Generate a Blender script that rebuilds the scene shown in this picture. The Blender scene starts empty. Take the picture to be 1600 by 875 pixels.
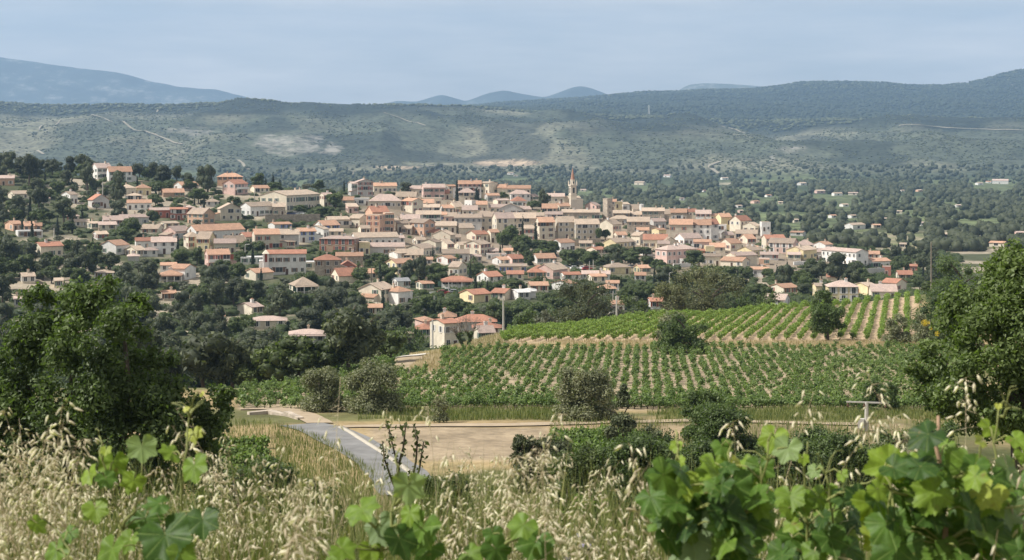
import bpy, math, random
import numpy as np
from mathutils import Vector, Matrix
random.seed(11)
R = np.random.default_rng(7)
scene = bpy.context.scene
COL = scene.collection
F = 2537.0; CX = 800.0; HY = 230.0      # photo pixels: focal length, centre column, eye-level row
rad = math.radians

# ------------------------------------------------------------------ noise
def _hash(ix, iy, s):
    n = (ix.astype(np.int64) * 374761393 + iy.astype(np.int64) * 668265263 + s * 974711) & 0x7fffffff
    n = ((n ^ (n >> 13)) * 1274126177) & 0x7fffffff
    n = n ^ (n >> 16)
    return (n & 0xffff) / 65535.0
def vnoise(x, y, s=0):
    x = np.asarray(x, float); y = np.asarray(y, float)
    ix = np.floor(x); iy = np.floor(y); fx = x - ix; fy = y - iy
    fx = fx * fx * (3 - 2 * fx); fy = fy * fy * (3 - 2 * fy)
    a = _hash(ix, iy, s); b = _hash(ix + 1, iy, s); c = _hash(ix, iy + 1, s); d = _hash(ix + 1, iy + 1, s)
    return (a * (1 - fx) + b * fx) * (1 - fy) + (c * (1 - fx) + d * fx) * fy
def fbm(x, y, s=0, o=4):
    t = 0; a = .5; m = 0
    for i in range(o):
        t = t + a * vnoise(x * 2 ** i, y * 2 ** i, s + i); m += a; a *= .5
    return t / m
def sst(x, a, b):
    t = np.clip((np.asarray(x, float) - a) / (b - a), 0, 1); return t * t * (3 - 2 * t)

# ------------------------------------------------------------------ terrain height
CP = [-500, 0, 200, 350, 400, 500, 600, 680, 800, 1000, 1200, 1400, 1600, 2100]
def Z(z): return ('z', z)
ROWS = [(-60, Z(-1.7)), (0, Z(-1.6)), (5, Z(-1.62)), (7, Z(-1.95)), (9, Z(-2.8)), (12, Z(-4.2)), (20, Z(-7.5)), (35, Z(-12)), (60, Z(-17.5)),
 (80, Z(-20.5)), (100, Z(-22.4)), (118, Z(-23.7)), (145, Z(-25.)), (155, Z(-25.7)), (165, Z(-26.7)),
 (190, [600,602,603,603,603,606,606,603,600,600,600,600,596,590]),
 (210, [640,640,635,632,629,580,578,576,575,575,575,575,568,560]),
 (235, [655,655,655,653,651,619,555,552,548,548,548,548,532,525]),
 (245, [655,655,655,652,649,629,566,549,533,533,533,533,512,505]),
 (275, [640,640,640,638,636,627,581,553,515,510,510,508,485,480]),
 (300, [620,620,620,620,619,619,589,554,534,490,493,488,465,460]),
 (325, [602,602,602,602,601,601,585,554,550,527,477,470,448,445]),
 (340, [592,592,592,592,592,592,581,555,555,543,514,460,440,440]),
 (370, [565,570,573,573,573,573,570,552,549,545,532,511,504,500]),
 (400, [530,540,548,550,549,545,545,543,538,535,530,525,520,520]),
 (500, [450,460,475,482,481,475,482,476,472,470,475,480,480,480]),
 (600, [380,390,405,412,412,411,426,430,437,440,445,455,458,460]),
 (700, [325,333,350,358,358,362,372,385,400,410,412,430,432,435]),
 (800, [280,290,305,312,314,320,326,342,355,370,380,410,412,415]),
 (850, [262,270,282,290,293,302,305,322,333,352,368,402,403,405]),
 (900, [258,266,278,292,297,300,300,304,312,334,372,396,395,395]),
 (1000, [270,285,300,310,315,318,320,325,335,352,385,384,382,380]),
 (1200, [330,340,345,350,350,350,350,350,350,352,356,355,354,352]),
 (1500, Z(-62)), (2000, Z(-64)), (2600, Z(-65)), (3200, Z(-62)), (3700, Z(-38)),
 (4200, [213,213,213,213,213,214,215,217,219,222,224,224,222,222]),
 (4800, [183,183,183,183,183,184,186,189,192,199,202,204,205,205]),
 (5200, [163,163,163,163,163,165,167,170,176,186,190,192,195,195]),
 (5800, [165,165,165,165,165,166,168,170,172,180,184,186,188,188]),
 (7000, [174,174,174,174,174,174,173,172,169,162,160,160,158,155]),
 (8500, [(-500,178),(600,172),(700,168),(850,155),(900,152),(1000,145),(1080,138),(1150,138),(1200,133),(1250,123),(1300,121),(1350,123),
         (1400,128),(1450,133),(1500,130),(1550,117),(1600,105),(1700,95),(2100,100)]),
 (9600, [215] * 14)]
PXG = np.arange(-500, 2101, 20.0)
ylist = [-45.0]
while ylist[-1] < 9600:
    y = ylist[-1]
    ylist.append(y + max(.45 if y < 14 else .9, min(abs(y) * .0105, 60)) if y > 0 else y + 3)
YR = np.array(ylist)
def _build():
    rz = []
    for Y, r in ROWS:
        if r[0] == 'z': rz.append(np.full(len(PXG), r[1]))
        else:
            p, v = (CP, r) if not isinstance(r[0], tuple) else zip(*r)
            rz.append(-(np.interp(PXG, p, v) - HY) * Y / F)
    rz = np.array(rz); ry = np.array([r[0] for r in ROWS], float)
    T = np.empty((len(YR), len(PXG)))
    for j in range(len(PXG)): T[:, j] = np.interp(YR, ry, rz[:, j])
    k = np.exp(-.5 * (np.arange(-4, 5) / 1.6) ** 2); k /= k.sum()
    P = np.pad(T, ((4, 4), (0, 0)), mode='edge'); T = sum(k[i] * P[i:i + len(YR)] for i in range(9))
    P = np.pad(T, ((0, 0), (4, 4)), mode='edge'); T = sum(k[i] * P[:, i:i + len(PXG)] for i in range(9))
    return T
TT = _build()
def gz(X, Y):
    X = np.asarray(X, float); Y = np.asarray(Y, float)
    Yc = np.clip(Y, YR[0], YR[-1] - 1e-3); px = np.clip(CX + F * X / np.maximum(Y, 1.0), -499, 2099)
    j = np.clip(np.searchsorted(YR, Yc) - 1, 0, len(YR) - 2); t = (Yc - YR[j]) / (YR[j + 1] - YR[j])
    q = (px + 500) / 20; i = np.clip(np.floor(q).astype(int), 0, len(PXG) - 2); s = q - i
    z = (TT[j, i] * (1 - s) + TT[j, i + 1] * s) * (1 - t) + (TT[j + 1, i] * (1 - s) + TT[j + 1, i + 1] * s) * t
    hill = sst(Y, 3250, 4100)
    rg = 1 - np.abs(2 * fbm(X / 620 + .15 * Y / 900, Y / 1900, 3, 4) - 1)
    z = z + hill * (1 - .85 * sst(Y, 4900, 5250)) * (rg - .72) * 125
    z = z + hill * (fbm(X / 170, Y / 260, 9, 4) - .5) * (40 - 26 * sst(Y, 4900, 5250))
    z = z + sst(Y, 5600, 6500) * (fbm(X / 700, Y / 1500, 21, 4) - .5) * 50 * (1 - .5 * sst(Y, 7800, 8500))
    z = z + sst(Y, 950, 1400) * (1 - hill) * (fbm(X / 240, Y / 500, 5, 3) - .5) * 8
    z = z + sst(Y, 12, 60) * (1 - sst(Y, 900, 1000)) * (fbm(X / 9, Y / 9, 15, 3) - .5) * .35
    return z
def py_of(X, Y, z): return HY - z * F / Y
def ground(px, py, y0, y1, n=1500):
    Y = np.linspace(y0, y1, n); X = (px - CX) / F * Y; z = gz(X, Y); p = py_of(X, Y, z)
    k = np.nonzero(p <= py)[0]
    i = k[0] if len(k) else int(np.argmin(p))
    return float(X[i]), float(Y[i]), float(z[i])
def at(px, py, Y): return Vector(((px - CX) / F * Y, Y, -(py - HY) / F * Y))

# ------------------------------------------------------------------ node helpers
def newmat(name):
    m = bpy.data.materials.new(name); m.use_nodes = True
    nt = m.node_tree; b = nt.nodes['Principled BSDF']
    b.inputs['Specular IOR Level'].default_value = .25; b.inputs['Roughness'].default_value = .8
    return m, nt, b
def nd(nt, t, **kw):
    n = nt.nodes.new(t)
    for k, v in kw.items():
        if k[0] == '_': n.inputs[k[1:].replace('_', ' ')].default_value = v
        else: setattr(n, k, v)
    return n
def noise_n(nt, scale, detail=4, rough=.6, coord='Object', vec=None, stretch=None):
    n = nd(nt, 'ShaderNodeTexNoise', _Scale=scale, _Detail=detail, _Roughness=rough)
    if vec is None:
        tc = nd(nt, 'ShaderNodeTexCoord'); vec = tc.outputs[coord]
    if stretch:
        mp = nd(nt, 'ShaderNodeMapping'); mp.inputs['Scale'].default_value = stretch
        nt.links.new(vec, mp.inputs['Vector']); vec = mp.outputs[0]
    nt.links.new(vec, n.inputs['Vector']); return n
def ramp(nt, src, stops):
    r = nd(nt, 'ShaderNodeValToRGB'); e = r.color_ramp.elements
    while len(e) < len(stops): e.new(.5)
    for q, (p, c) in zip(e, stops):
        q.position = p; q.color = (c if isinstance(c, tuple) else (c, c, c)) + (1,)
    nt.links.new(src, r.inputs[0]); return r.outputs[0]
def mixc(nt, fac, a, b, mode='MIX'):
    m = nd(nt, 'ShaderNodeMix', data_type='RGBA', blend_type=mode)
    for s, v in ((0, fac), (6, a), (7, b)):
        if hasattr(v, 'is_output'): nt.links.new(v, m.inputs[s])
        else: m.inputs[s].default_value = v if s == 0 else (tuple(v) + (1,))[:4]
    return m.outputs[2]
def math_n(nt, op, a, b=0.0, c=None, clamp=False):
    m = nd(nt, 'ShaderNodeMath', operation=op, use_clamp=clamp)
    for i, v in enumerate((a, b) if c is None else (a, b, c)):
        if hasattr(v, 'is_output'): nt.links.new(v, m.inputs[i])
        else: m.inputs[i].default_value = v
    return m.outputs[0]
def bump(nt, b, h, dist, strength=.6):
    n = nd(nt, 'ShaderNodeBump', _Distance=dist, _Strength=strength); nt.links.new(h, n.inputs['Height']); nt.links.new(n.outputs[0], b.inputs['Normal'])

def objrand(nt, lo, hi):
    oi = nd(nt, 'ShaderNodeObjectInfo')
    mr = nd(nt, 'ShaderNodeMapRange'); nt.links.new(oi.outputs['Random'], mr.inputs[0]); mr.inputs[3].default_value = lo; mr.inputs[4].default_value = hi
    return mr.outputs[0]

def plain(name, c, rough=.8, var=.12, scale=3.0, metal=0, spec=.25):
    m, nt, b = newmat(name)
    n = noise_n(nt, scale)
    k = math_n(nt, 'MULTIPLY', ramp(nt, n.outputs[0], [(.25, 1 - var), (.75, 1 + var)]), 1.0)
    nt.links.new(mixc(nt, 1.0, c, k, 'MULTIPLY'), b.inputs['Base Color'])
    b.inputs['Roughness'].default_value = rough; b.inputs['Metallic'].default_value = metal; b.inputs['Specular IOR Level'].default_value = spec
    return m
def plaster(name, c, dirt=.42):
    m, nt, b = newmat(name)
    n = noise_n(nt, .55, 6, .65); n2 = noise_n(nt, .9, 5, .7, stretch=(1, 1, .22))
    k = ramp(nt, n.outputs[0], [(.3, 1 - dirt * .6), (.7, 1.06)])
    c1 = mixc(nt, 1.0, c, k, 'MULTIPLY')
    st = ramp(nt, n2.outputs[0], [(.5, 0.), (.75, dirt)])
    c2 = mixc(nt, st, c1, tuple(v * .55 for v in c))
    r = objrand(nt, .86, 1.08)
    c3 = mixc(nt, 1.0, c2, r, 'MULTIPLY')
    nt.links.new(c3, b.inputs['Base Color']); b.inputs['Roughness'].default_value = .9
    bump(nt, b, n.outputs[0], .03, .3)
    return m
def stonewall(name, c):
    m, nt, b = newmat(name)
    tc = nd(nt, 'ShaderNodeTexCoord')
    v = nd(nt, 'ShaderNodeTexVoronoi', _Scale=2.2); nt.links.new(tc.outputs['Object'], v.inputs['Vector'])
    n = noise_n(nt, .6, 6)
    k = ramp(nt, n.outputs[0], [(.3, .72), (.7, 1.15)])
    g = nd(nt, 'ShaderNodeRGBToBW'); nt.links.new(v.outputs['Color'], g.inputs[0])
    c1 = mixc(nt, 1.0, c, ramp(nt, g.outputs[0], [(0., .7), (1., 1.25)]), 'MULTIPLY')
    c2 = mixc(nt, 1.0, c1, k, 'MULTIPLY')
    nt.links.new(mixc(nt, 1.0, c2, objrand(nt, .85, 1.1), 'MULTIPLY'), b.inputs['Base Color'])
    bump(nt, b, v.outputs['Distance'], .08, .5); b.inputs['Roughness'].default_value = .95
    return m
def tiles(name, c):
    m, nt, b = newmat(name)
    tc = nd(nt, 'ShaderNodeTexCoord')
    n = noise_n(nt, .5, 6, .7); n2 = noise_n(nt, 4.0, 3, .6)
    w = nd(nt, 'ShaderNodeTexWave', bands_direction='X', _Scale=1.25); nt.links.new(tc.outputs['Object'], w.inputs['Vector'])
    c1 = mixc(nt, ramp(nt, n.outputs[0], [(.35, 0.), (.7, .75)]), c, tuple(v * s for v, s in zip(c, (.62, .66, .72))))
    c2 = mixc(nt, 1.0, c1, ramp(nt, n2.outputs[0], [(.3, .62), (.7, 1.3)]), 'MULTIPLY')
    c3 = mixc(nt, 1.0, c2, objrand(nt, .74, 1.16), 'MULTIPLY')
    nt.links.new(c3, b.inputs['Base Color']); b.inputs['Roughness'].default_value = .9
    bump(nt, b, w.outputs[0], .08, .7)
    return m
def foliage(name, ca, cb, trans=.25, rough=.55, vary=True, back=None):
    m, nt, b = newmat(name)
    a = nd(nt, 'ShaderNodeAttribute', attribute_name='rnd')
    c = mixc(nt, a.outputs['Fac'], ca, cb)
    if vary: c = mixc(nt, 1.0, c, objrand(nt, .78, 1.2), 'MULTIPLY')
    if back:
        gm = nd(nt, 'ShaderNodeNewGeometry'); c = mixc(nt, gm.outputs['Backfacing'], c, back)
    nt.links.new(c, b.inputs['Base Color']); b.inputs['Roughness'].default_value = rough; b.inputs['Specular IOR Level'].default_value = .3
    if trans:
        t = nd(nt, 'ShaderNodeBsdfTranslucent'); mx = nd(nt, 'ShaderNodeMixShader'); mx.inputs[0].default_value = trans
        nt.links.new(mixc(nt, 1.0, c, (1.25, 1.5, .5), 'MULTIPLY'), t.inputs['Color'])
        nt.links.new(b.outputs[0], mx.inputs[1]); nt.links.new(t.outputs[0], mx.inputs[2])
        nt.links.new(mx.outputs[0], nt.nodes['Material Output'].inputs['Surface'])
    return m

# ------------------------------------------------------------------ mesh helpers
class MB:
    def __init__(s): s.v = []; s.f = []; s.m = []
    def face(s, pts, mi=0):
        b = len(s.v); s.v += [tuple(p) for p in pts]; s.f.append(tuple(range(b, b + len(pts)))); s.m.append(mi)
    def box(s, x0, x1, y0, y1, z0, z1, mi=0, bottom=True):
        b = len(s.v)
        s.v += [(x0,y0,z0),(x1,y0,z0),(x1,y1,z0),(x0,y1,z0),(x0,y0,z1),(x1,y0,z1),(x1,y1,z1),(x0,y1,z1)]
        q = [(0,1,5,4),(1,2,6,5),(2,3,7,6),(3,0,4,7),(4,5,6,7)] + ([(3,2,1,0)] if bottom else [])
        for k in q: s.f.append(tuple(b + i for i in k)); s.m.append(mi)
    def prism(s, prof, axis, a0, a1, mi=0):
        """closed profile polygon (two coords) swept along axis 'x' or 'y' or 'z'"""
        n = len(prof); b = len(s.v)
        for a in (a0, a1):
            for p in prof:
                s.v.append((a, p[0], p[1]) if axis == 'x' else (p[0], a, p[1]) if axis == 'y' else (p[0], p[1], a))
        for i in range(n):
            j = (i + 1) % n; s.f.append((b + i, b + j, b + n + j, b + n + i)); s.m.append(mi)
        s.f.append(tuple(b + i for i in reversed(range(n)))); s.m.append(mi)
        s.f.append(tuple(b + n + i for i in range(n))); s.m.append(mi)
    def tube(s, pts, rr, n=6, mi=0, cap=True):
        pts = [Vector(p) for p in pts]
        if not hasattr(rr, '__len__'): rr = [rr] * len(pts)
        b = len(s.v)
        for k, p in enumerate(pts):
            d = (pts[min(k + 1, len(pts) - 1)] - pts[max(k - 1, 0)]).normalized()
            u = d.cross(Vector((.31, .95, .07)))
            if u.length < 1e-3: u = d.cross(Vector((1, 0, 0)))
            u.normalize(); w = d.cross(u)
            for i in range(n):
                a = 2 * math.pi * i / n; q = p + (u * math.cos(a) + w * math.sin(a)) * rr[k]; s.v.append(tuple(q))
        for k in range(len(pts) - 1):
            for i in range(n):
                j = (i + 1) % n; s.f.append((b + k*n + i, b + k*n + j, b + (k+1)*n + j, b + (k+1)*n + i)); s.m.append(mi)
        if cap:
            s.f.append(tuple(b + i for i in reversed(range(n)))); s.m.append(mi)
            e = b + (len(pts) - 1) * n; s.f.append(tuple(e + i for i in range(n))); s.m.append(mi)
    def lathe(s, prof, n=8, c=(0,0), mi=0, rot=0):
        b = len(s.v)
        for r, z in prof:
            for i in range(n):
                a = 2 * math.pi * (i + rot) / n; s.v.append((c[0] + r * math.cos(a), c[1] + r * math.sin(a), z))
        for k in range(len(prof) - 1):
            for i in range(n):
                j = (i + 1) % n; s.f.append((b + k*n + i, b + k*n + j, b + (k+1)*n + j, b + (k+1)*n + i)); s.m.append(mi)
        s.f.append(tuple(b + i for i in reversed(range(n)))); s.m.append(mi)
        e = b + (len(prof) - 1) * n; s.f.append(tuple(e + i for i in range(n))); s.m.append(mi)
    def data(s, name, mats, smooth=False):
        me = bpy.data.meshes.new(name); me.from_pydata(s.v, [], s.f)
        for m in (mats if isinstance(mats, (list, tuple)) else [mats]): me.materials.append(m)
        me.polygons.foreach_set('material_index', s.m)
        if smooth: me.polygons.foreach_set('use_smooth', [True] * len(s.f))
        me.update(); return me
    def build(s, name, mats, parent=None, smooth=False, loc=None):
        return link(name, s.data(name, mats, smooth), parent, loc)
def link(name, data, parent=None, loc=None, rotz=None):
    o = bpy.data.objects.new(name, data); COL.objects.link(o)
    if parent is not None: o.parent = parent
    if loc is not None: o.location = loc
    if rotz is not None: o.rotation_euler = (0, 0, rotz)
    return o
def bigdata(name, V, Q, mats, rnd=None, smooth=False, mi=None):
    """numpy mesh: V (n,3), Q (m,k) faces of one size or list of such arrays"""
    if not isinstance(Q, list): Q = [Q]
    me = bpy.data.meshes.new(name)
    me.vertices.add(len(V)); me.vertices.foreach_set('co', np.ascontiguousarray(V, dtype=np.float32).ravel())
    flat = np.concatenate([q.ravel() for q in Q]).astype(np.int32); tot = np.concatenate([np.full(len(q), q.shape[1]) for q in Q]).astype(np.int32)
    me.loops.add(len(flat)); me.loops.foreach_set('vertex_index', flat)
    me.polygons.add(len(tot)); st = np.concatenate([[0], np.cumsum(tot)[:-1]]).astype(np.int32)
    me.polygons.foreach_set('loop_start', st); me.polygons.foreach_set('loop_total', tot)
    for m in (mats if isinstance(mats, (list, tuple)) else [mats]): me.materials.append(m)
    if mi is not None: me.polygons.foreach_set('material_index', np.asarray(mi, dtype=np.int32))
    if smooth: me.polygons.foreach_set('use_smooth', np.ones(len(tot), dtype=bool))
    me.update(calc_edges=True)
    if rnd is not None:
        a = me.attributes.new('rnd', 'FLOAT', 'POINT'); a.data.foreach_set('value', np.asarray(rnd, dtype=np.float32))
    return me
def tag(o, label=None, cat=None, group=None, kind=None):
    if label: o['label'] = label
    if cat: o['category'] = cat
    if group: o['group'] = group
    if kind: o['kind'] = kind
    return o
def empty(name, loc, rotz=0):
    o = bpy.data.objects.new(name, None); COL.objects.link(o); o.location = loc; o.rotation_euler = (0, 0, rotz); o.empty_display_size = .5
    return o

# ------------------------------------------------------------------ labels that single out: look + where, ranked outward from a landmark
LANDMARKS = []        # (px, py, name)
PENDING = []          # (object, phrase, px, py)
ORD = 'first second third fourth fifth sixth seventh eighth ninth tenth eleventh twelfth thirteenth fourteenth fifteenth sixteenth seventeenth eighteenth nineteenth twentieth'.split()
ORD += ['twenty-' + w for w in ORD[:9]] + ['thirtieth'] + ['thirty-' + w for w in ORD[:9]] + ['fortieth'] + ['forty-' + w for w in ORD[:9]] + ['fiftieth'] + ['fifty-' + w for w in ORD[:9]]
def later(o, phrase, px, py): PENDING.append((o, phrase, px, py))
def dirword(dx, dy):
    if dx * dx + dy * dy < 9 ** 2: return 'close beside'
    a = math.degrees(math.atan2(dy, dx)) % 360
    return ['right of', 'below and right of', 'below', 'below and left of', 'left of', 'above and left of', 'above', 'above and right of'][int(((a + 22.5) % 360) // 45)]
def resolve_labels():
    cells = {}
    for o, ph, px, py in PENDING:
        best = min((((px - l[0]) ** 2 + (1.6 * (py - l[1])) ** 2) if l[3] is not o else 1e18, l) for l in LANDMARKS)
        l = best[1]; d = dirword(px - l[0], (py - l[1]) * 1.3)
        cells.setdefault((ph, l[2], d), []).append((best[0], o))
    for (ph, lm, d), lst in cells.items():
        lst.sort(key=lambda t: t[0])
        for k, (_, o) in enumerate(lst):
            lab = f'{ph} {d} {lm}' if len(lst) == 1 else f'{ph}, {ORD[k]} {d} {lm}'
            for w in (' with', ' gabled', ' two-storey', ' hip-roofed', ' gable-fronted', ' small', ' long', ' dark'):
                if len(lab.split()) > 16: lab = lab.replace(w, ',' if w == ' with' else '', 1)
            o['label'] = lab
# ================================================================== THE SETTING: ground, hills, mountains, roads
def build_ground():
    U = np.concatenate([np.linspace(-.62, -.34, 30)[:-1], np.linspace(-.34, .34, 420), np.linspace(.34, .62, 30)[1:]])
    Yg, Ug = np.meshgrid(YR, U, indexing='ij')
    X = Ug * (np.maximum(Yg, 0) + 40); Zg = gz(X, Yg)
    Ys = np.maximum(Yg, 1.0)
    px = CX + F * X / Ys; py = py_of(X, Ys, Zg)
    n1 = fbm(X / 14, Yg / 14, 31); n2 = fbm(X / 60, Yg / 70, 37); n3 = fbm(X / 4, Yg / 4, 41)
    def c(*v): return np.array(v, float)
    def mx(A, B, t): return A * (1 - t[..., None]) + B * t[..., None]
    dry = c(.33, .25, .135); green = c(.085, .105, .038); soil = c(.37, .275, .185); tan = c(.45, .335, .225); field = c(.35, .28, .19)
    C = np.broadcast_to(dry, X.shape + (3,)).copy()
    C = mx(C, np.broadcast_to(green, C.shape), sst(n1, .42, .62) * .8)
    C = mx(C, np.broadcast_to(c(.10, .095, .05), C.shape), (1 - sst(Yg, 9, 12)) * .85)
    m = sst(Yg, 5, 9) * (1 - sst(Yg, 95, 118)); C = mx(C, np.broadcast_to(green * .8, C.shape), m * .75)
    m = sst(Yg, 95, 105) * (1 - sst(Yg, 128, 140)) * sst(px, 880, 940); C = mx(C, np.broadcast_to(green * .7, C.shape), m * .8)
    # bare ploughed field beyond the road, green verge, vineyard soils
    m = sst(px, 560, 590) * (1 - sst(px, 845, 870)) * sst(Yg, 118, 124) * (1 - sst(py, 716, 724)) * sst(py, 667, 669); C = mx(C, np.broadcast_to(c(.315, .25, .17), C.shape) * (.72 + .56 * fbm(X / 2.5, Yg / 1.2, 46))[..., None], m)
    m = sst(px, 840, 870) * (1 - sst(px, 1400, 1440)) * sst(py, 660, 664) * sst(Yg, 122, 130) * (1 - sst(Yg, 150, 152)); C = mx(C, np.broadcast_to(soil, C.shape), m * .6)
    m = sst(Yg, 150, 152.5) * (1 - sst(Yg, 162, 164.5)) * sst(px, 600, 640); C = mx(C, np.broadcast_to(c(.15, .145, .06), C.shape), m * (1 - .75 * sst(px, 940, 1000)))
    m = sst(Yg, 163, 166) * (1 - sst(Yg, 236, 239)) * sst(px, 365, 380) * (1 - sst(px, 1500, 1540)); C = mx(C, np.broadcast_to(field, C.shape), m)
    m = sst(Yg, 243.5, 246) * (1 - sst(Yg, 338, 352)) * sst(px, 775, 800) * (1 - sst(px, 1425, 1440)); C = mx(C, np.broadcast_to(tan, C.shape), m)
    # village ground: undergrowth and pale soil between the houses
    tz = sst(Yg, 350, 390) * (1 - sst(Yg, 930, 980))
    tg = mx(np.broadcast_to(c(.075, .085, .045), C.shape), np.broadcast_to(c(.34, .29, .22), C.shape), sst(fbm(X / 22, Yg / 30, 51), .45, .62))
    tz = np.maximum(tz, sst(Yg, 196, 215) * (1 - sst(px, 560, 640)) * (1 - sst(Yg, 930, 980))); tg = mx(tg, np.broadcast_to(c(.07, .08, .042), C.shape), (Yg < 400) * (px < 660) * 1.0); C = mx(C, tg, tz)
    old = tz * sst(Yg, 600, 680) * sst(px, 520, 600) * (1 - sst(px, 1290, 1400)); C = mx(C, np.broadcast_to(c(.27, .215, .165), C.shape), old * .8)  # warm tan painted in so gaps between old houses read as roofs and shade
    # the plain: woods floor, fields, olive terraces
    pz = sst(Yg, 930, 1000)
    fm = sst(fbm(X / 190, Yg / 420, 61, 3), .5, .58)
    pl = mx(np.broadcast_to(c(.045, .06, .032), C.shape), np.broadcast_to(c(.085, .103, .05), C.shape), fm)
    ol = np.exp(-(((px - 1400) / 95) ** 2 + ((py - 380) / 19) ** 2) ** 2)
    pl = mx(pl, mx(np.broadcast_to(c(.25, .225, .15), C.shape), np.broadcast_to(c(.13, .15, .07), C.shape), sst(fbm(X / 26, Yg / 12, 63), .4, .6)), np.clip(ol * 1.2, 0, 1))
    for (a, b, rx, ry, k) in ((1230, 338, 60, 6, 0), (1270, 283, 110, 3, 0), (1180, 287, 60, 2, 1), (960, 318, 20, 3, 0), (1530, 350, 40, 5, 0), (1560, 375, 40, 6, 1), (1440, 345, 15, 5, 0), (1500, 365, 40, 5, 1), (915, 280, 20, 2, 0)):
        w = np.clip(1.6 * np.exp(-(((px - a) / rx) ** 2 + ((py - b) / ry) ** 2)), 0, 1)
        pl = mx(pl, np.broadcast_to(c(.115, .138, .066) if k == 0 else c(.3, .27, .2), C.shape), w * .9)
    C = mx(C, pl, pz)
    # the scrub hills
    hz = sst(Yg, 3200, 3500)
    g0 = mx(np.broadcast_to(c(.06, .07, .048), C.shape), np.broadcast_to(c(.125, .125, .088), C.shape), sst(fbm(X / 260, Yg / 420, 71), .38, .62))
    fo = np.clip(sst(py + 26 * (fbm(X / 240, Yg / 500, 73) - .5), 181, 170) + sst(px, 820, 1000) * sst(py + 46 * (fbm(X / 300, Yg / 700, 74) - .5), 214, 190), 0, 1)
    fo = np.clip(fo + sst(fbm(X / 210, Yg / 420, 77), .6, .68) * .7 + sst(py, 268, 284) * .8 * sst(fbm(X / 120, Yg / 260, 78), .4, .55), 0, 1)
    hc = mx(g0, np.broadcast_to(c(.02, .027, .02), C.shape), fo)
    for (a, b, rx, ry) in ((792, 255, 44, 4.5), (1140, 204, 3, 1), (560, 270, 14, 2), (620, 262, 30, 2)):
        w = np.clip(2.2 * np.exp(-(((px - a) / rx) ** 2 + ((py - b) / ry) ** 2) ** 2), 0, 1); hc = mx(hc, np.broadcast_to(c(.36, .28, .2), C.shape), w * .85)
    C = mx(C, hc, hz)
    far = sst(Yg, 5500, 6200); C = mx(C, np.broadcast_to(c(.02, .028, .021), C.shape), far)
    rock = np.zeros(X.shape)
    for (a, b, rx, ry, s) in ((455, 226, 95, 28, 1.05), (300, 205, 75, 16, .95), (20, 210, 26, 8, .9), (520, 232, 25, 14, 1.1), (80, 195, 90, 16, .55), (610, 220, 34, 10, .7), (1240, 234, 50, 12, 1.0), (1206, 248, 9, 10, 1.1),
                              (1120, 183, 26, 5, 1.), (1225, 185, 40, 4, 1.), (820, 210, 20, 7, .8), (700, 235, 60, 20, .45), (1350, 235, 60, 12, .5), (1060, 250, 50, 12, .5), (1420, 258, 60, 10, .5), (1585, 135, 22, 14, .8), (150, 235, 100, 14, .5), (900, 245, 60, 12, .4)):
        rock = np.maximum(rock, s * np.exp(-(((px - a) / rx) ** 2 + ((py - b) / ry) ** 2) ** 1.5))
    rock *= sst(Yg, 3250, 3500)
    C *= (.8 + .4 * n3)[..., None]
    nr, nc = X.shape
    V = np.stack([X, Yg, Zg], -1).reshape(-1, 3)
    i = np.arange(nr * nc).reshape(nr, nc)
    Q = np.stack([i[:-1, :-1], i[:-1, 1:], i[1:, 1:], i[1:, :-1]], -1).reshape(-1, 4)
    m, nt, b = newmat('ground')
    a = nd(nt, 'ShaderNodeAttribute', attribute_name='Col'); ar = nd(nt, 'ShaderNodeAttribute', attribute_name='rock'); af = nd(nt, 'ShaderNodeAttribute', attribute_name='hill')
    tc = nd(nt, 'ShaderNodeTexCoord')
    ns = noise_n(nt, .9, 6, .75); nm = noise_n(nt, .07, 5, .7); nh = noise_n(nt, .016, 6, .75)
    near = mixc(nt, 1.0, a.outputs['Color'], ramp(nt, ns.outputs[0], [(.3, .66), (.7, 1.3)]), 'MULTIPLY')
    near = mixc(nt, 1.0, near, ramp(nt, nm.outputs[0], [(.3, .8), (.7, 1.16)]), 'MULTIPLY')
    vs = nd(nt, 'ShaderNodeTexVoronoi', _Scale=.075); nt.links.new(tc.outputs['Object'], vs.inputs['Vector'])
    speck = math_n(nt, 'MULTIPLY', ramp(nt, vs.outputs['Distance'], [(.2, .25), (.45, 1.35)]), ramp(nt, nh.outputs[0], [(.33, .6), (.68, 1.4)]))
    hillc = mixc(nt, 1.0, a.outputs['Color'], speck, 'MULTIPLY')
    base = mixc(nt, af.outputs['Fac'], near, hillc)
    rn = noise_n(nt, .034, 8, .78, stretch=(1.0, .3, 4.0)); rn2 = noise_n(nt, .009, 5, .7)
    rv = math_n(nt, 'ADD', math_n(nt, 'MULTIPLY', rn.outputs[0], .75), math_n(nt, 'MULTIPLY', rn2.outputs[0], .35))
    rk = math_n(nt, 'MULTIPLY_ADD', ar.outputs['Fac'], .42, math_n(nt, 'SUBTRACT', rv, .5))
    rf = ramp(nt, rk, [(.40, 0.), (.54, .62)])
    base = mixc(nt, rf, base, (.38, .355, .315))
    nt.links.new(base, b.inputs['Base Color']); b.inputs['Roughness'].default_value = .95; b.inputs['Specular IOR Level'].default_value = .1
    bump(nt, b, ns.outputs[0], .12, .5)
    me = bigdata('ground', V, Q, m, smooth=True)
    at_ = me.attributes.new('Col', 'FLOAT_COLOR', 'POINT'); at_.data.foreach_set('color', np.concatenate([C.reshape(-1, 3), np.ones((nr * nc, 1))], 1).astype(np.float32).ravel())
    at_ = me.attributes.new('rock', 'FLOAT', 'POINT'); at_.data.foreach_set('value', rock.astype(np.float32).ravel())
    at_ = me.attributes.new('hill', 'FLOAT', 'POINT'); at_.data.foreach_set('value', sst(Yg, 900, 1300).astype(np.float32).ravel())
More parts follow.
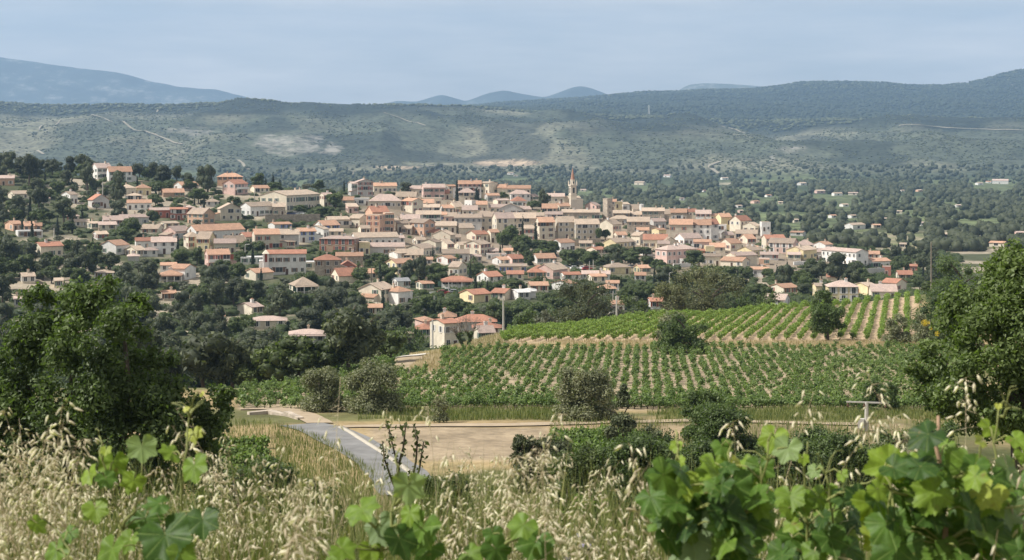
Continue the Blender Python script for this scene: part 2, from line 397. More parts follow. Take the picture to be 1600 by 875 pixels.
    tag(link('ground', me), 'rolling ground of fields, village hill, wooded plain and scrub hills', 'ground', kind='structure')
build_ground()

def far_mountain(name, label, prof, Y0, rough, colour, rockamt):
    px = np.arange(prof[0][0], prof[-1][0] + 1, 2.0); crest = np.interp(px, [p[0] for p in prof], [p[1] for p in prof])
    k = np.exp(-.5 * (np.arange(-6, 7) / 2.5) ** 2); k /= k.sum(); crest = np.convolve(np.pad(crest, 6, mode='edge'), k, 'valid')
    t = np.linspace(-1, 1, 61)
    V = []
    for ti in t:
        Y = Y0 + ti * 1500
        h = (1 - abs(ti)) ** .8
        zc = -(crest - HY) * Y0 / F
        X = (px - CX) / F * Y0 * (1 + ti * .02)
        z = -100 + (zc + 100) * h + (fbm(X / 420, np.full_like(X, Y / 420), 91, 5) - .5) * rough * (.25 + 2.2 * h * (1 - h))
        V.append(np.stack([X, np.full_like(X, Y), z], -1))
    V = np.array(V); nr, nc = V.shape[:2]; i = np.arange(nr * nc).reshape(nr, nc)
    Q = np.stack([i[:-1, :-1], i[:-1, 1:], i[1:, 1:], i[1:, :-1]], -1).reshape(-1, 4)
    m, nt, b = newmat(name)
    n = noise_n(nt, .004, 7, .72); n2 = noise_n(nt, .012, 6, .75, stretch=(1, .4, 2.5))
    c1 = mixc(nt, ramp(nt, n.outputs[0], [(.35, 0.), (.65, 1.)]), tuple(v * .7 for v in colour), tuple(v * 1.35 for v in colour))
    rk = math_n(nt, 'ADD', math_n(nt, 'MULTIPLY', n.outputs[0], .5), math_n(nt, 'MULTIPLY', n2.outputs[0], .5))
    c2 = mixc(nt, ramp(nt, rk, [(.52, 0.), (.64, rockamt)]), c1, (.4, .38, .35))
    nt.links.new(c2, b.inputs['Base Color']); b.inputs['Roughness'].default_value = .95
    tag(link(name, bigdata(name, V.reshape(-1, 3), Q, m, smooth=True)), label, 'mountain', kind='structure')
far_mountain('mountain', 'long pale rocky mountain sloping down behind the plateau', [(-400,75),(-200,84),(-60,88),(0,90),(60,97),(120,107),(180,113),(220,122),(280,136),(340,140),(390,153),(430,162),(500,172)], 13200, 160, (.045, .056, .045), .5)
far_mountain('mountain', 'low wooded peaks rising behind the plateau in the middle', [(560,172),(590,163),(620,157),(650,159),(672,152),(690,147),(705,151),(728,158),(760,146),(790,140.5),(812,146),(850,153),(868,147),(890,138),(907,135),(925,139),(950,148),(1000,160)], 12600, 90, (.035, .046, .034), .2)
far_mountain('mountain', 'flat-topped distant mesa showing over the wooded ridge', [(1020,165),(1060,142),(1075,133),(1100,130.5),(1140,131.5),(1180,134),(1240,138),(1320,150)], 12900, 60, (.07, .08, .055), .6)

def strip(name, pts, w, mat, y0, y1, off=.07, kind='structure', label=None, cat=None, step=2.0, solid=0.0, close=False):
    """a ribbon laid over the ground along photo points"""
    P = [ground(p[0], p[1], y0, y1) for p in pts]
    Q = []
    for a, b in zip(P[:-1], P[1:]):
        L = math.hypot(b[0] - a[0], b[1] - a[1]); n = max(1, int(L / step))
        for k in range(n): Q.append((a[0] + (b[0] - a[0]) * k / n, a[1] + (b[1] - a[1]) * k / n))
    Q.append(P[-1][:2])
    if len(Q) > 6:
        for _ in range(3): Q = [Q[0]] + [((Q[i-1][0] + 2*Q[i][0] + Q[i+1][0]) / 4, (Q[i-1][1] + 2*Q[i][1] + Q[i+1][1]) / 4) for i in range(1, len(Q) - 1)] + [Q[-1]]
    V = []; ns = 5 if not solid else 2
    for i, q in enumerate(Q):
        a = Q[max(i - 1, 0)]; b = Q[min(i + 1, len(Q) - 1)]; d = Vector((b[0] - a[0], b[1] - a[1])).normalized(); n = Vector((-d.y, d.x))
        ww = w * (1 + .04 * math.sin(i * .7)) if not solid else w
        for k in range(ns):
            s = (k / (ns - 1) - .5) * ww; V.append((q[0] + n.x * s, q[1] + n.y * s))
    V = np.array(V); z = gz(V[:, 0], V[:, 1]) + off; V3 = np.concatenate([V, z[:, None]], 1)
    i = np.arange(len(V)).reshape(-1, ns)
    F4 = np.stack([i[:-1, :-1], i[1:, :-1], i[1:, 1:], i[:-1, 1:]], -1).reshape(-1, 4)
    if solid:
        n0 = len(V3); T = V3.copy(); T[:, 2] += solid; V3[:, 2] -= .3; V3 = np.concatenate([V3, T]); j = i + n0
        F4 = np.concatenate([np.stack([j[:-1, 0], j[1:, 0], j[1:, 1], j[:-1, 1]], -1), np.stack([i[:-1, 0], i[1:, 0], j[1:, 0], j[:-1, 0]], -1), np.stack([i[:-1, 1], j[:-1, 1], j[1:, 1], i[1:, 1]], -1),
                             np.array([[i[0, 0], j[0, 0], j[0, 1], i[0, 1]], [i[-1, 0], i[-1, 1], j[-1, 1], j[-1, 0]]])])
    o = link(name, bigdata(name, V3, F4, mat))
    return tag(o, label, cat, kind=kind)
M = {}
M['asphalt'] = plain('asphalt', (.2, .197, .192), .95, .25, .5)
M['kerb'] = plain('pale_concrete', (.42, .385, .32), .9, .15, 1.5)
M['dirt'] = plain('dirt', (.37, .295, .205), .95, .2, .6)
M['chalk'] = plain('chalk_track', (.27, .245, .19), .95, .1, .02)
M['paving'] = plain('driveway_concrete', (.55, .51, .44), .9, .1, .6)
strip('road', [(648, 775), (618, 738), (590, 716), (560, 700), (530, 684), (505, 672), (486, 667), (470, 664)], 4.4, M['asphalt'], 60, 158, .09, label='grey lane curving down past the bare field', cat='road', step=1.0)
strip('kerb', [(668, 770), (640, 738), (612, 718), (584, 700), (562, 686), (545, 675), (532, 669)], .5, M['kerb'], 60, 158, .0, label='pale concrete kerb along the bend of the lane', cat='kerb', step=1.0, solid=.16)
strip('dirt_path', [(536, 667.5), (600, 666.5), (700, 665.5), (800, 665), (880, 663), (960, 660), (1060, 658), (1200, 660), (1340, 664)], 2.2, M['dirt'], 120, 160, .1, label='pale farm track between bare field and grassy bank', cat='path', step=1.5)
strip('dirt_path', [(375, 640), (410, 638), (450, 641), (480, 650), (500, 662)], 2.4, M['dirt'], 120, 168, .1, label='short tan track leading up to the vine rows', cat='path', step=1.5)
strip('driveway', [(628, 560), (645, 556), (668, 551), (690, 547)], 5.5, M['paving'], 232, 420, .12, label='pale concrete drive leading to the farmhouse', cat='driveway', step=2.0)
strip('road', [(640, 494), (652, 486), (664, 477), (656, 470), (640, 466), (655, 460), (680, 457), (712, 457)], 7.0, M['asphalt'], 405, 640, .15, label='grey street bending past the ochre house', cat='road', step=3.0)
for pts, w in (([(143,180),(165,186),(200,197),(230,208),(262,219),(285,226)], 7), ([(372,251),(379,256),(382,261),(388,266)], 7), ([(600,177),(640,190),(665,197)], 4), ([(1126,253),(1112,256),(1105,261),(1118,268),(1125,274)], 9), ([(1128,198),(1150,203),(1168,209)], 6),
               ([(1405,197),(1460,199),(1530,202),(1600,206),(1660,208)], 8), ([(58,236),(68,242)], 6), ([(60,205),(95,188)], 4), ([(245,176),(250,168)], 5), ([(660,262),(720,258)], 6)):
    strip('track', pts, w, M['chalk'], 3250, 5700, 2.2, label=None, step=30)
for k, o in enumerate([o for o in COL.objects if o.name.startswith('track')]):
    o['kind'] = 'structure'; o['label'] = 'pale dirt track scratched across the scrub hillside'; o['category'] = 'track'; o['group'] = 'tracks on the scrub hills'

# sky, sun, air, camera ------------------------------------------------
SUN_EL, SUN_AZ = 50, 190       # azimuth in the ground plane, counted anticlockwise from +X; the light comes from the left and a little from the far side
SUN_AZ = 191
def lighting():
    w = bpy.data.worlds.new('World'); scene.world = w; w.use_nodes = True
    nt = w.node_tree; bg = nt.nodes['Background']
    sk = nd(nt, 'ShaderNodeTexSky', sky_type='NISHITA', sun_disc=False); sk.sun_elevation = rad(SUN_EL); sk.sun_rotation = rad(90 - SUN_AZ)
    sk.air_density = 1.0; sk.dust_density = 1.6; sk.ozone_density = 1.6
    tc = nd(nt, 'ShaderNodeTexCoord')
    n1 = noise_n(nt, 5.0, 7, .62, vec=tc.outputs['Generated'], stretch=(1, 1, 7.0)); n2 = noise_n(nt, 2.0, 5, .6, vec=tc.outputs['Generated'], stretch=(1, 1, 9.0))
    cl = math_n(nt, 'ADD', math_n(nt, 'MULTIPLY', n1.outputs[0], .5), math_n(nt, 'MULTIPLY', n2.outputs[0], .5))
    f = ramp(nt, cl, [(.40, .55), (.62, .97)]); cb = ramp(nt, n1.outputs[0], [(.35, (.84, .86, .89)), (.65, (1.1, 1.09, 1.07))])
    c = mixc(nt, f, sk.outputs[0], mixc(nt, 1.0, CLOUD, cb, 'MULTIPLY'))
    nt.links.new(c, bg.inputs['Color']); bg.inputs['Strength'].default_value = SKY_S
    s = bpy.data.lights.new('sun', 'SUN'); s.energy = SUN_E; s.angle = rad(.8); s.color = (1.0, .95, .87)
    so = bpy.data.objects.new('sun', s); COL.objects.link(so)
    a, e = rad(SUN_AZ), rad(SUN_EL); d = Vector((math.cos(a) * math.cos(e), math.sin(a) * math.cos(e), math.sin(e)))
    so.rotation_euler = d.to_track_quat('Z', 'Y').to_euler(); so.location = (0, 0, 900)
    cam = bpy.data.cameras.new('camera'); co = bpy.data.objects.new('camera', cam); COL.objects.link(co); scene.camera = co
    co.location = (0, 0, 0); co.rotation_euler = (rad(90), 0, 0)
    cam.sensor_width = 36; cam.lens = 36 * F / 1600; cam.clip_end = 30000; cam.clip_start = .1
    cam.shift_y = -(437.5 - HY) / 1600
    cam.dof.use_dof = True; cam.dof.focus_distance = 500; cam.dof.aperture_fstop = 11
    vs = scene.view_settings; vs.view_transform = 'Standard'; vs.look = 'None'; vs.gamma = 1; vs.use_curve_mapping = False; vs.exposure = EXPO
    mb = MB(); mb.box(-9500, 9500, -60, 15200, -125, 1250)
    m = bpy.data.materials.new('haze'); m.use_nodes = True; nt = m.node_tree; nt.nodes.remove(nt.nodes['Principled BSDF'])
    v = nd(nt, 'ShaderNodeVolumePrincipled'); v.inputs['Color'].default_value = HAZE_C; v.inputs['Density'].default_value = HAZE_D; v.inputs['Anisotropy'].default_value = .1
    nt.links.new(v.outputs[0], nt.nodes['Material Output'].inputs['Volume'])
    tag(mb.build('haze', m), 'thin bluish summer haze over the valley', 'haze', kind='stuff')
    scene.cycles.volume_bounces = 1; scene.cycles.max_bounces = 8; scene.cycles.transparent_max_bounces = 8
    scene.cycles.use_denoising = True
CLOUD = (7.35, 6.95, 6.4); SUN_E = 4.9; EXPO = 0.36; SKY_S = .082; HAZE_D = 6.8e-5; HAZE_C = (.44, .67, 1.0, 1)
lighting()
# ================================================================== HOUSES
WALL = {'w': (.84, .82, .78), 'c': (.79, .71, .57), 'b': (.66, .585, .47), 'y': (.80, .68, .42), 'p': (.76, .54, .47), 'o': (.74, .48, .34), 'g': (.58, .56, .53), 't': (.44, .31, .22), 'r': (.45, .19, .14)}
WALLW = {'w': 'white', 'c': 'cream', 'b': 'beige', 'y': 'yellow', 'p': 'pink', 'o': 'salmon', 'g': 'grey', 't': 'brown', 'r': 'brick red', 's': 'stone'}
ROOF = {'O': (.55, .33, .22), 'R': (.46, .225, .15), 'T': (.55, .43, .325), 'P': (.54, .41, .345), 'B': (.42, .325, .25), 'W': (.62, .6, .57), 'G': (.33, .33, .33)}
ROOFW = {'O': 'orange', 'R': 'red', 'T': 'tan', 'P': 'faded pink', 'B': 'brown', 'W': 'white', 'G': 'grey'}
WM = {k: plaster('render_' + WALLW[k].replace(' ', '_'), v) for k, v in WALL.items()}
WM['s'] = stonewall('rubble_stone', (.42, .36, .29))
RM = {k: tiles('tiles_' + ROOFW[k].replace(' ', '_'), v) for k, v in ROOF.items()}
M['glass'] = plain('window_glass', (.035, .04, .045), .25, .3, 1.0, spec=.5)
M['wood_dark'] = plain('dark_wood', (.10, .06, .04), .8)
M['frame'] = plain('white_paint', (.72, .70, .66), .6)
SHUT = [plain('shutter_' + n, c, .7) for n, c in (('brown', (.16, .085, .05)), ('green', (.10, .17, .13)), ('blue', (.10, .16, .42)), ('grey', (.34, .35, .36)), ('white', (.62, .6, .57)), ('red', (.3, .09, .06)))]
def window_data(w, h, sh):
    mb = MB()
    mb.box(-w/2, w/2, -.03, .1, 0, h, 0)                       # dark pane
    mb.box(-w/2 - .09, -w/2, -.07, .1, -.09, h + .09, 1); mb.box(w/2, w/2 + .09, -.07, .1, -.09, h + .09, 1)
    mb.box(-w/2, w/2, -.07, .1, h, h + .09, 1); mb.box(-w/2 - .14, w/2 + .14, -.14, .1, -.18, -.09, 1)
    mb.box(-.03, .03, -.05, -.02, 0, h, 1)
    if sh is not None:
        for s in (-1, 1):
            a = s * (w/2 + .1); b = s * (w/2 + .1 + w * .52); mb.box(min(a, b), max(a, b), -.06, .02, -.04, h + .04, 2)
    return mb.data('window', [M['glass'], M['frame'], SHUT[sh or 0]])
WIN = {(k, s): window_data(*k, s) for k in ((.95, 1.35), (1.15, 1.95), (2.4, 1.7)) for s in (None, 0, 1, 2, 3, 4, 5)}
def door_data():
    mb = MB(); mb.box(-.5, .5, -.05, .1, 0, 2.1, 0); mb.box(-.6, -.5, -.08, .1, 0, 2.2, 1); mb.box(.5, .6, -.08, .1, 0, 2.2, 1); mb.box(-.5, .5, -.08, .1, 2.1, 2.2, 1)
    return mb.data('door', [M['wood_dark'], M['frame']])
DOOR = door_data()
CHIM = []
for k in range(3):
    mb = MB(); w = (.35, .45, .3)[k]; mb.box(-w, w, -w * .8, w * .8, -1.2, 1.0, 0); mb.box(-w - .1, w + .1, -w * .8 - .1, w * .8 + .1, 1.0, 1.12, 0); mb.box(-w * .7, w * .7, -w * .5, w * .5, 1.12, 1.4, 1)
    CHIM.append(mb.data('chimney', [WM['cwbt'[k]], RM['O']]))
KEEP = []   # (x0, x1, y0, y1, Y): screen boxes of houses that trees nearer than Y must leave open
HOUSES = []
FR = random.Random(5)
def add_windows(root, side, L, D, H, off, dark=False, big=False, sh=None, rng=None):
    """rows of windows on one wall; side: 'f' front, 'l' left, 'r' right"""
    n = max(1, int(round((H - .2) / 2.9))); wl = L if side == 'f' else D
    k = max(1, int(wl / (2.55 if wl > 6 else 2.0))); k = min(k, 11)
    if side != 'f': k = max(1, int(wl / 3.6))
    key = (.95, 1.35) if not big else (1.15, 1.95)
    door_at = rng.randrange(k) if side == 'f' else -1
    for s in range(n):
        z = s * (H / n) + (.95 if key[1] < 1.5 else .6)
        if z + key[1] > H - .1: z = H - .15 - key[1]
        for c in range(k):
            if rng.random() < (.1 if side == 'f' else .42): continue
            p = (c + .5) / k * wl - wl / 2 + rng.uniform(-.12, .12)
            if s == 0 and c == door_at and H > 2.5:
                o = link('door', DOOR, root); zz = 0
            else:
                kk = key if not (side == 'f' and rng.random() < .1 and wl > 7) else (2.4, 1.7)
                o = link('window', WIN[kk, sh if rng.random() < .85 else None], root); zz = max(.2, z if z + kk[1] < H - .1 else H - .12 - kk[1])
            if side == 'f': o.location = (p, -D / 2, zz)
            elif side == 'l': o.location = (-L / 2, p, zz); o.rotation_euler = (0, 0, rad(-90))
            else: o.location = (L / 2, p, zz); o.rotation_euler = (0, 0, rad(90))
def house(x0, x1, yt, ye, yb, typ, g, wall, roof, name=None, own=None, far=False, opts=''):
    px = (x0 + x1) / 2
    if far: X, Yb, zb = ground(px, yb, 960, 3600, 900)
    else: X, Yb, zb = ground(px, yb, 385, 905, 700)
    zb = -(yb - HY) * Yb / F if not far else zb
    s = Yb / F; W = (x1 - x0) * s; H = max((yb - ye) * s, 2.3)
    ag = abs(g)
    if g == 0: th = 0; L = W; D = min(max(7.0, W * .6), 11)
    else:
        D = max(7.5, ag * W * 1.18)
        if ag > .9: D = ag * W * 1.03
        th = math.asin(min(.985, ag * W / D)); L = max((1 - ag) * W / math.cos(th), 4.0)
        if g < 0: th = -th
    th -= math.atan((px - CX) / F)
    rise = max(.09 * D, min(.34 * D, (ye - yt) * s - (D / 2) * max(.02, -zb / Yb)))
    if typ == 'X': rise = max(.09 * L, min(.32 * L, (ye - yt) * s))
    root = empty('house' if not opts.startswith('n:') else opts[2:], ((px - CX) * s * (1 + .45 * D / Yb), Yb + D * .45, zb), th)
    rng = random.Random(int(x0 * 7 + yb * 13))
    wm = WM[wall]; rm = RM[roof]; o = .38; t = .17
    w = MB(); r = MB()
    hx, hy = L / 2, D / 2; e = H - .06; bz = -3.0
    if typ in 'GX':
        if typ == 'G':
            w.prism([(-hy, bz), (hy, bz), (hy, e), (0, e + rise), (-hy, e)], 'x', -hx, hx)
            sl = rise / hy; z0 = H - o * sl
            r.prism([(-hy - o, z0), (0, H + rise), (hy + o, z0), (hy + o, z0 + t), (0, H + rise + t), (-hy - o, z0 + t)], 'x', -hx - .25, hx + .25)
        else:
            w.prism([(-hx, bz), (hx, bz), (hx, e), (0, e + rise), (-hx, e)], 'y', -hy, hy)
            sl = rise / hx; z0 = H - o * sl
            r.prism([(-hx - o, z0), (0, H + rise), (hx + o, z0), (hx + o, z0 + t), (0, H + rise + t), (-hx - o, z0 + t)], 'y', -hy - .25, hy + .25)
    elif typ == 'H':
        w.box(-hx, hx, -hy, hy, bz, e)
        a, b_ = hx + o, hy + o; z0 = H; z1 = H + rise + .1
        if L >= D: rl = (L - D) / 2 + .05; R0, R1 = (-rl, 0, z1), (rl, 0, z1)
        else: rl = (D - L) / 2 + .05; R0, R1 = (0, -rl, z1), (0, rl, z1)
        c = [(-a, -b_, z0), (a, -b_, z0), (a, b_, z0), (-a, b_, z0)]
        if L >= D: fs = [(c[0], c[1], R1, R0), (c[1], c[2], R1), (c[2], c[3], R0, R1), (c[3], c[0], R0)]
        else: fs = [(c[0], c[1], R0), (c[1], c[2], R1, R0), (c[2], c[3], R1), (c[3], c[0], R0, R1)]
        for f in fs: r.face(f)
        r.face(c[::-1])
    elif typ == 'T':
        w.box(-hx, hx, -hy, hy, bz, H + .35)
        r.box(-hx + .25, hx - .25, -hy + .25, hy - .25, H + .352, H + .42)
    elif typ == 'P':
        k = max(rise * 1.6, .6); w.prism([(-hy, bz), (hy, bz), (hy, e + k), (-hy, e)], 'x', -hx, hx)
        r.prism([(-hy - o, H - .1), (hy + o, H + k + .1), (hy + o, H + k + .1 + t), (-hy - o, H - .1 + t)], 'x', -hx - .25, hx + .25)
    w.build('wall', wm, root); ro = r.build('roof', rm, root)
    if typ in 'GXH' and not far and rng.random() < .8:
        for q in range(1 if L < 12 or rng.random() < .5 else 2):
            c = link('chimney', CHIM[rng.randrange(3)], ro)
            if typ == 'H': c.location = (rng.uniform(-.2, .2) * L, rng.uniform(-.1, .15) * D, H + rise * .75)
            elif typ == 'G': c.location = (rng.uniform(-.4, .4) * L, rng.uniform(-.1, .15) * D, H + rise * .9)
            else: c.location = (rng.uniform(-.15, .15) * L, rng.uniform(-.3, .4) * D, H + rise * .9)
    if typ in 'GXH' and not far and L > 6.5 and H > 3.6 and rng.random() < .42:   # lean-to side wing
        sd = rng.choice((-1, 1)); aw, ad, ah = rng.uniform(2.2, 3.6), D * rng.uniform(.45, .75), min(2.7, H * .62); xa = sd * hx; yo = rng.uniform(-.2, .2) * (D - ad)
        a = MB(); p = [(xa, bz), (xa, ah + .8), (xa + sd * aw, ah), (xa + sd * aw, bz)]; a.prism(p if sd < 0 else p[::-1], 'y', yo - ad / 2, yo + ad / 2); wing = a.build('side_wing', WM[wall if rng.random() < .7 else 'b'], root)
        a = MB(); p = [(xa + sd * .01, ah + .82), (xa + sd * .01, ah + .95), (xa + sd * (aw + .3), ah + .07), (xa + sd * (aw + .3), ah - .06)]; a.prism(p if sd < 0 else p[::-1], 'y', yo - ad / 2 - .2, yo + ad / 2 + .2); a.build('wing_roof', RM[rng.choice('TOPB')], wing)
    sh = rng.choice([None, 0, 0, 1, 1, 3, 4, 4, 5])
    if 'blue' in opts: sh = 2
    if not far and 'blank' not in opts:
        add_windows(root, 'f', L, D, H, 0, sh=sh, rng=rng, big=('big' in opts))
        if ag > .12: add_windows(root, 'l' if g > 0 else 'r', L, D, H, 0, sh=sh, rng=rng)
    if far:
        q = link('window', WIN[(2.4, 1.7), None], root); q.location = (rng.uniform(-.2, .2) * L, -D / 2, .8)
    if 'porch' in opts or ('balc' in opts):
        p = MB(); zf = 0 if 'porch' in opts else 2.9
        if 'porch' in opts:
            p.box(-hx, hx, -hy - 2.4, -hy - .02, H - .35, H - .12, 1)
            for q in np.linspace(-hx + .2, hx - .2, 4): p.box(q - .15, q + .15, -hy - 2.3, -hy - 2.0, -2, H - .351, 0)
            p.build('porch', [M['frame'], rm], root)
        else:
            p.box(-hx + .2, hx - .2, -hy - 1.4, -hy - .01, zf - .2, zf); p.box(-hx + .2, hx - .2, -hy - 1.4, -hy - 1.3, zf + .001, zf + .9)
            p.build('balcony', M['frame'], root)
    size = 'small ' if W < 7 else ('long ' if W > 19 else '')
    shape = {'G': 'gabled ', 'X': 'gable-fronted ', 'H': 'hip-roofed ', 'T': 'flat-topped ', 'P': 'lean-to '}[typ]
    st = int(round(H / 2.9)); sto = '' if st < 2 or typ == 'T' or size == 'small ' else ('two-storey ' if st == 2 else 'tall ')
    ph = f"{WALLW[wall]} {size or sto}{shape}house" + (f" with {ROOFW[roof]} roof" if typ != 'T' else '')
    if typ == 'T': ph = f"{WALLW[wall]} {size}flat-topped house"
    if far: ph = f"{'tiny ' if W < 12 else ''}{WALLW[wall]} country house, {ROOFW[roof]} roof,"
    cy = (yt + yb) / 2
    root['category'] = 'house'; root['group'] = 'houses of the hill village' if not far else 'country houses scattered over the plain'
    if own: root['label'] = own
    else: later(root, ph, px, cy)
    if name: LANDMARKS.append((px, cy, name, root))
    if not far and 'hide' not in opts: KEEP.append((x0, x1, yt - 1, yb - (yb - ye) * .25, Yb))
    HOUSES.append((root, px, cy)); return root
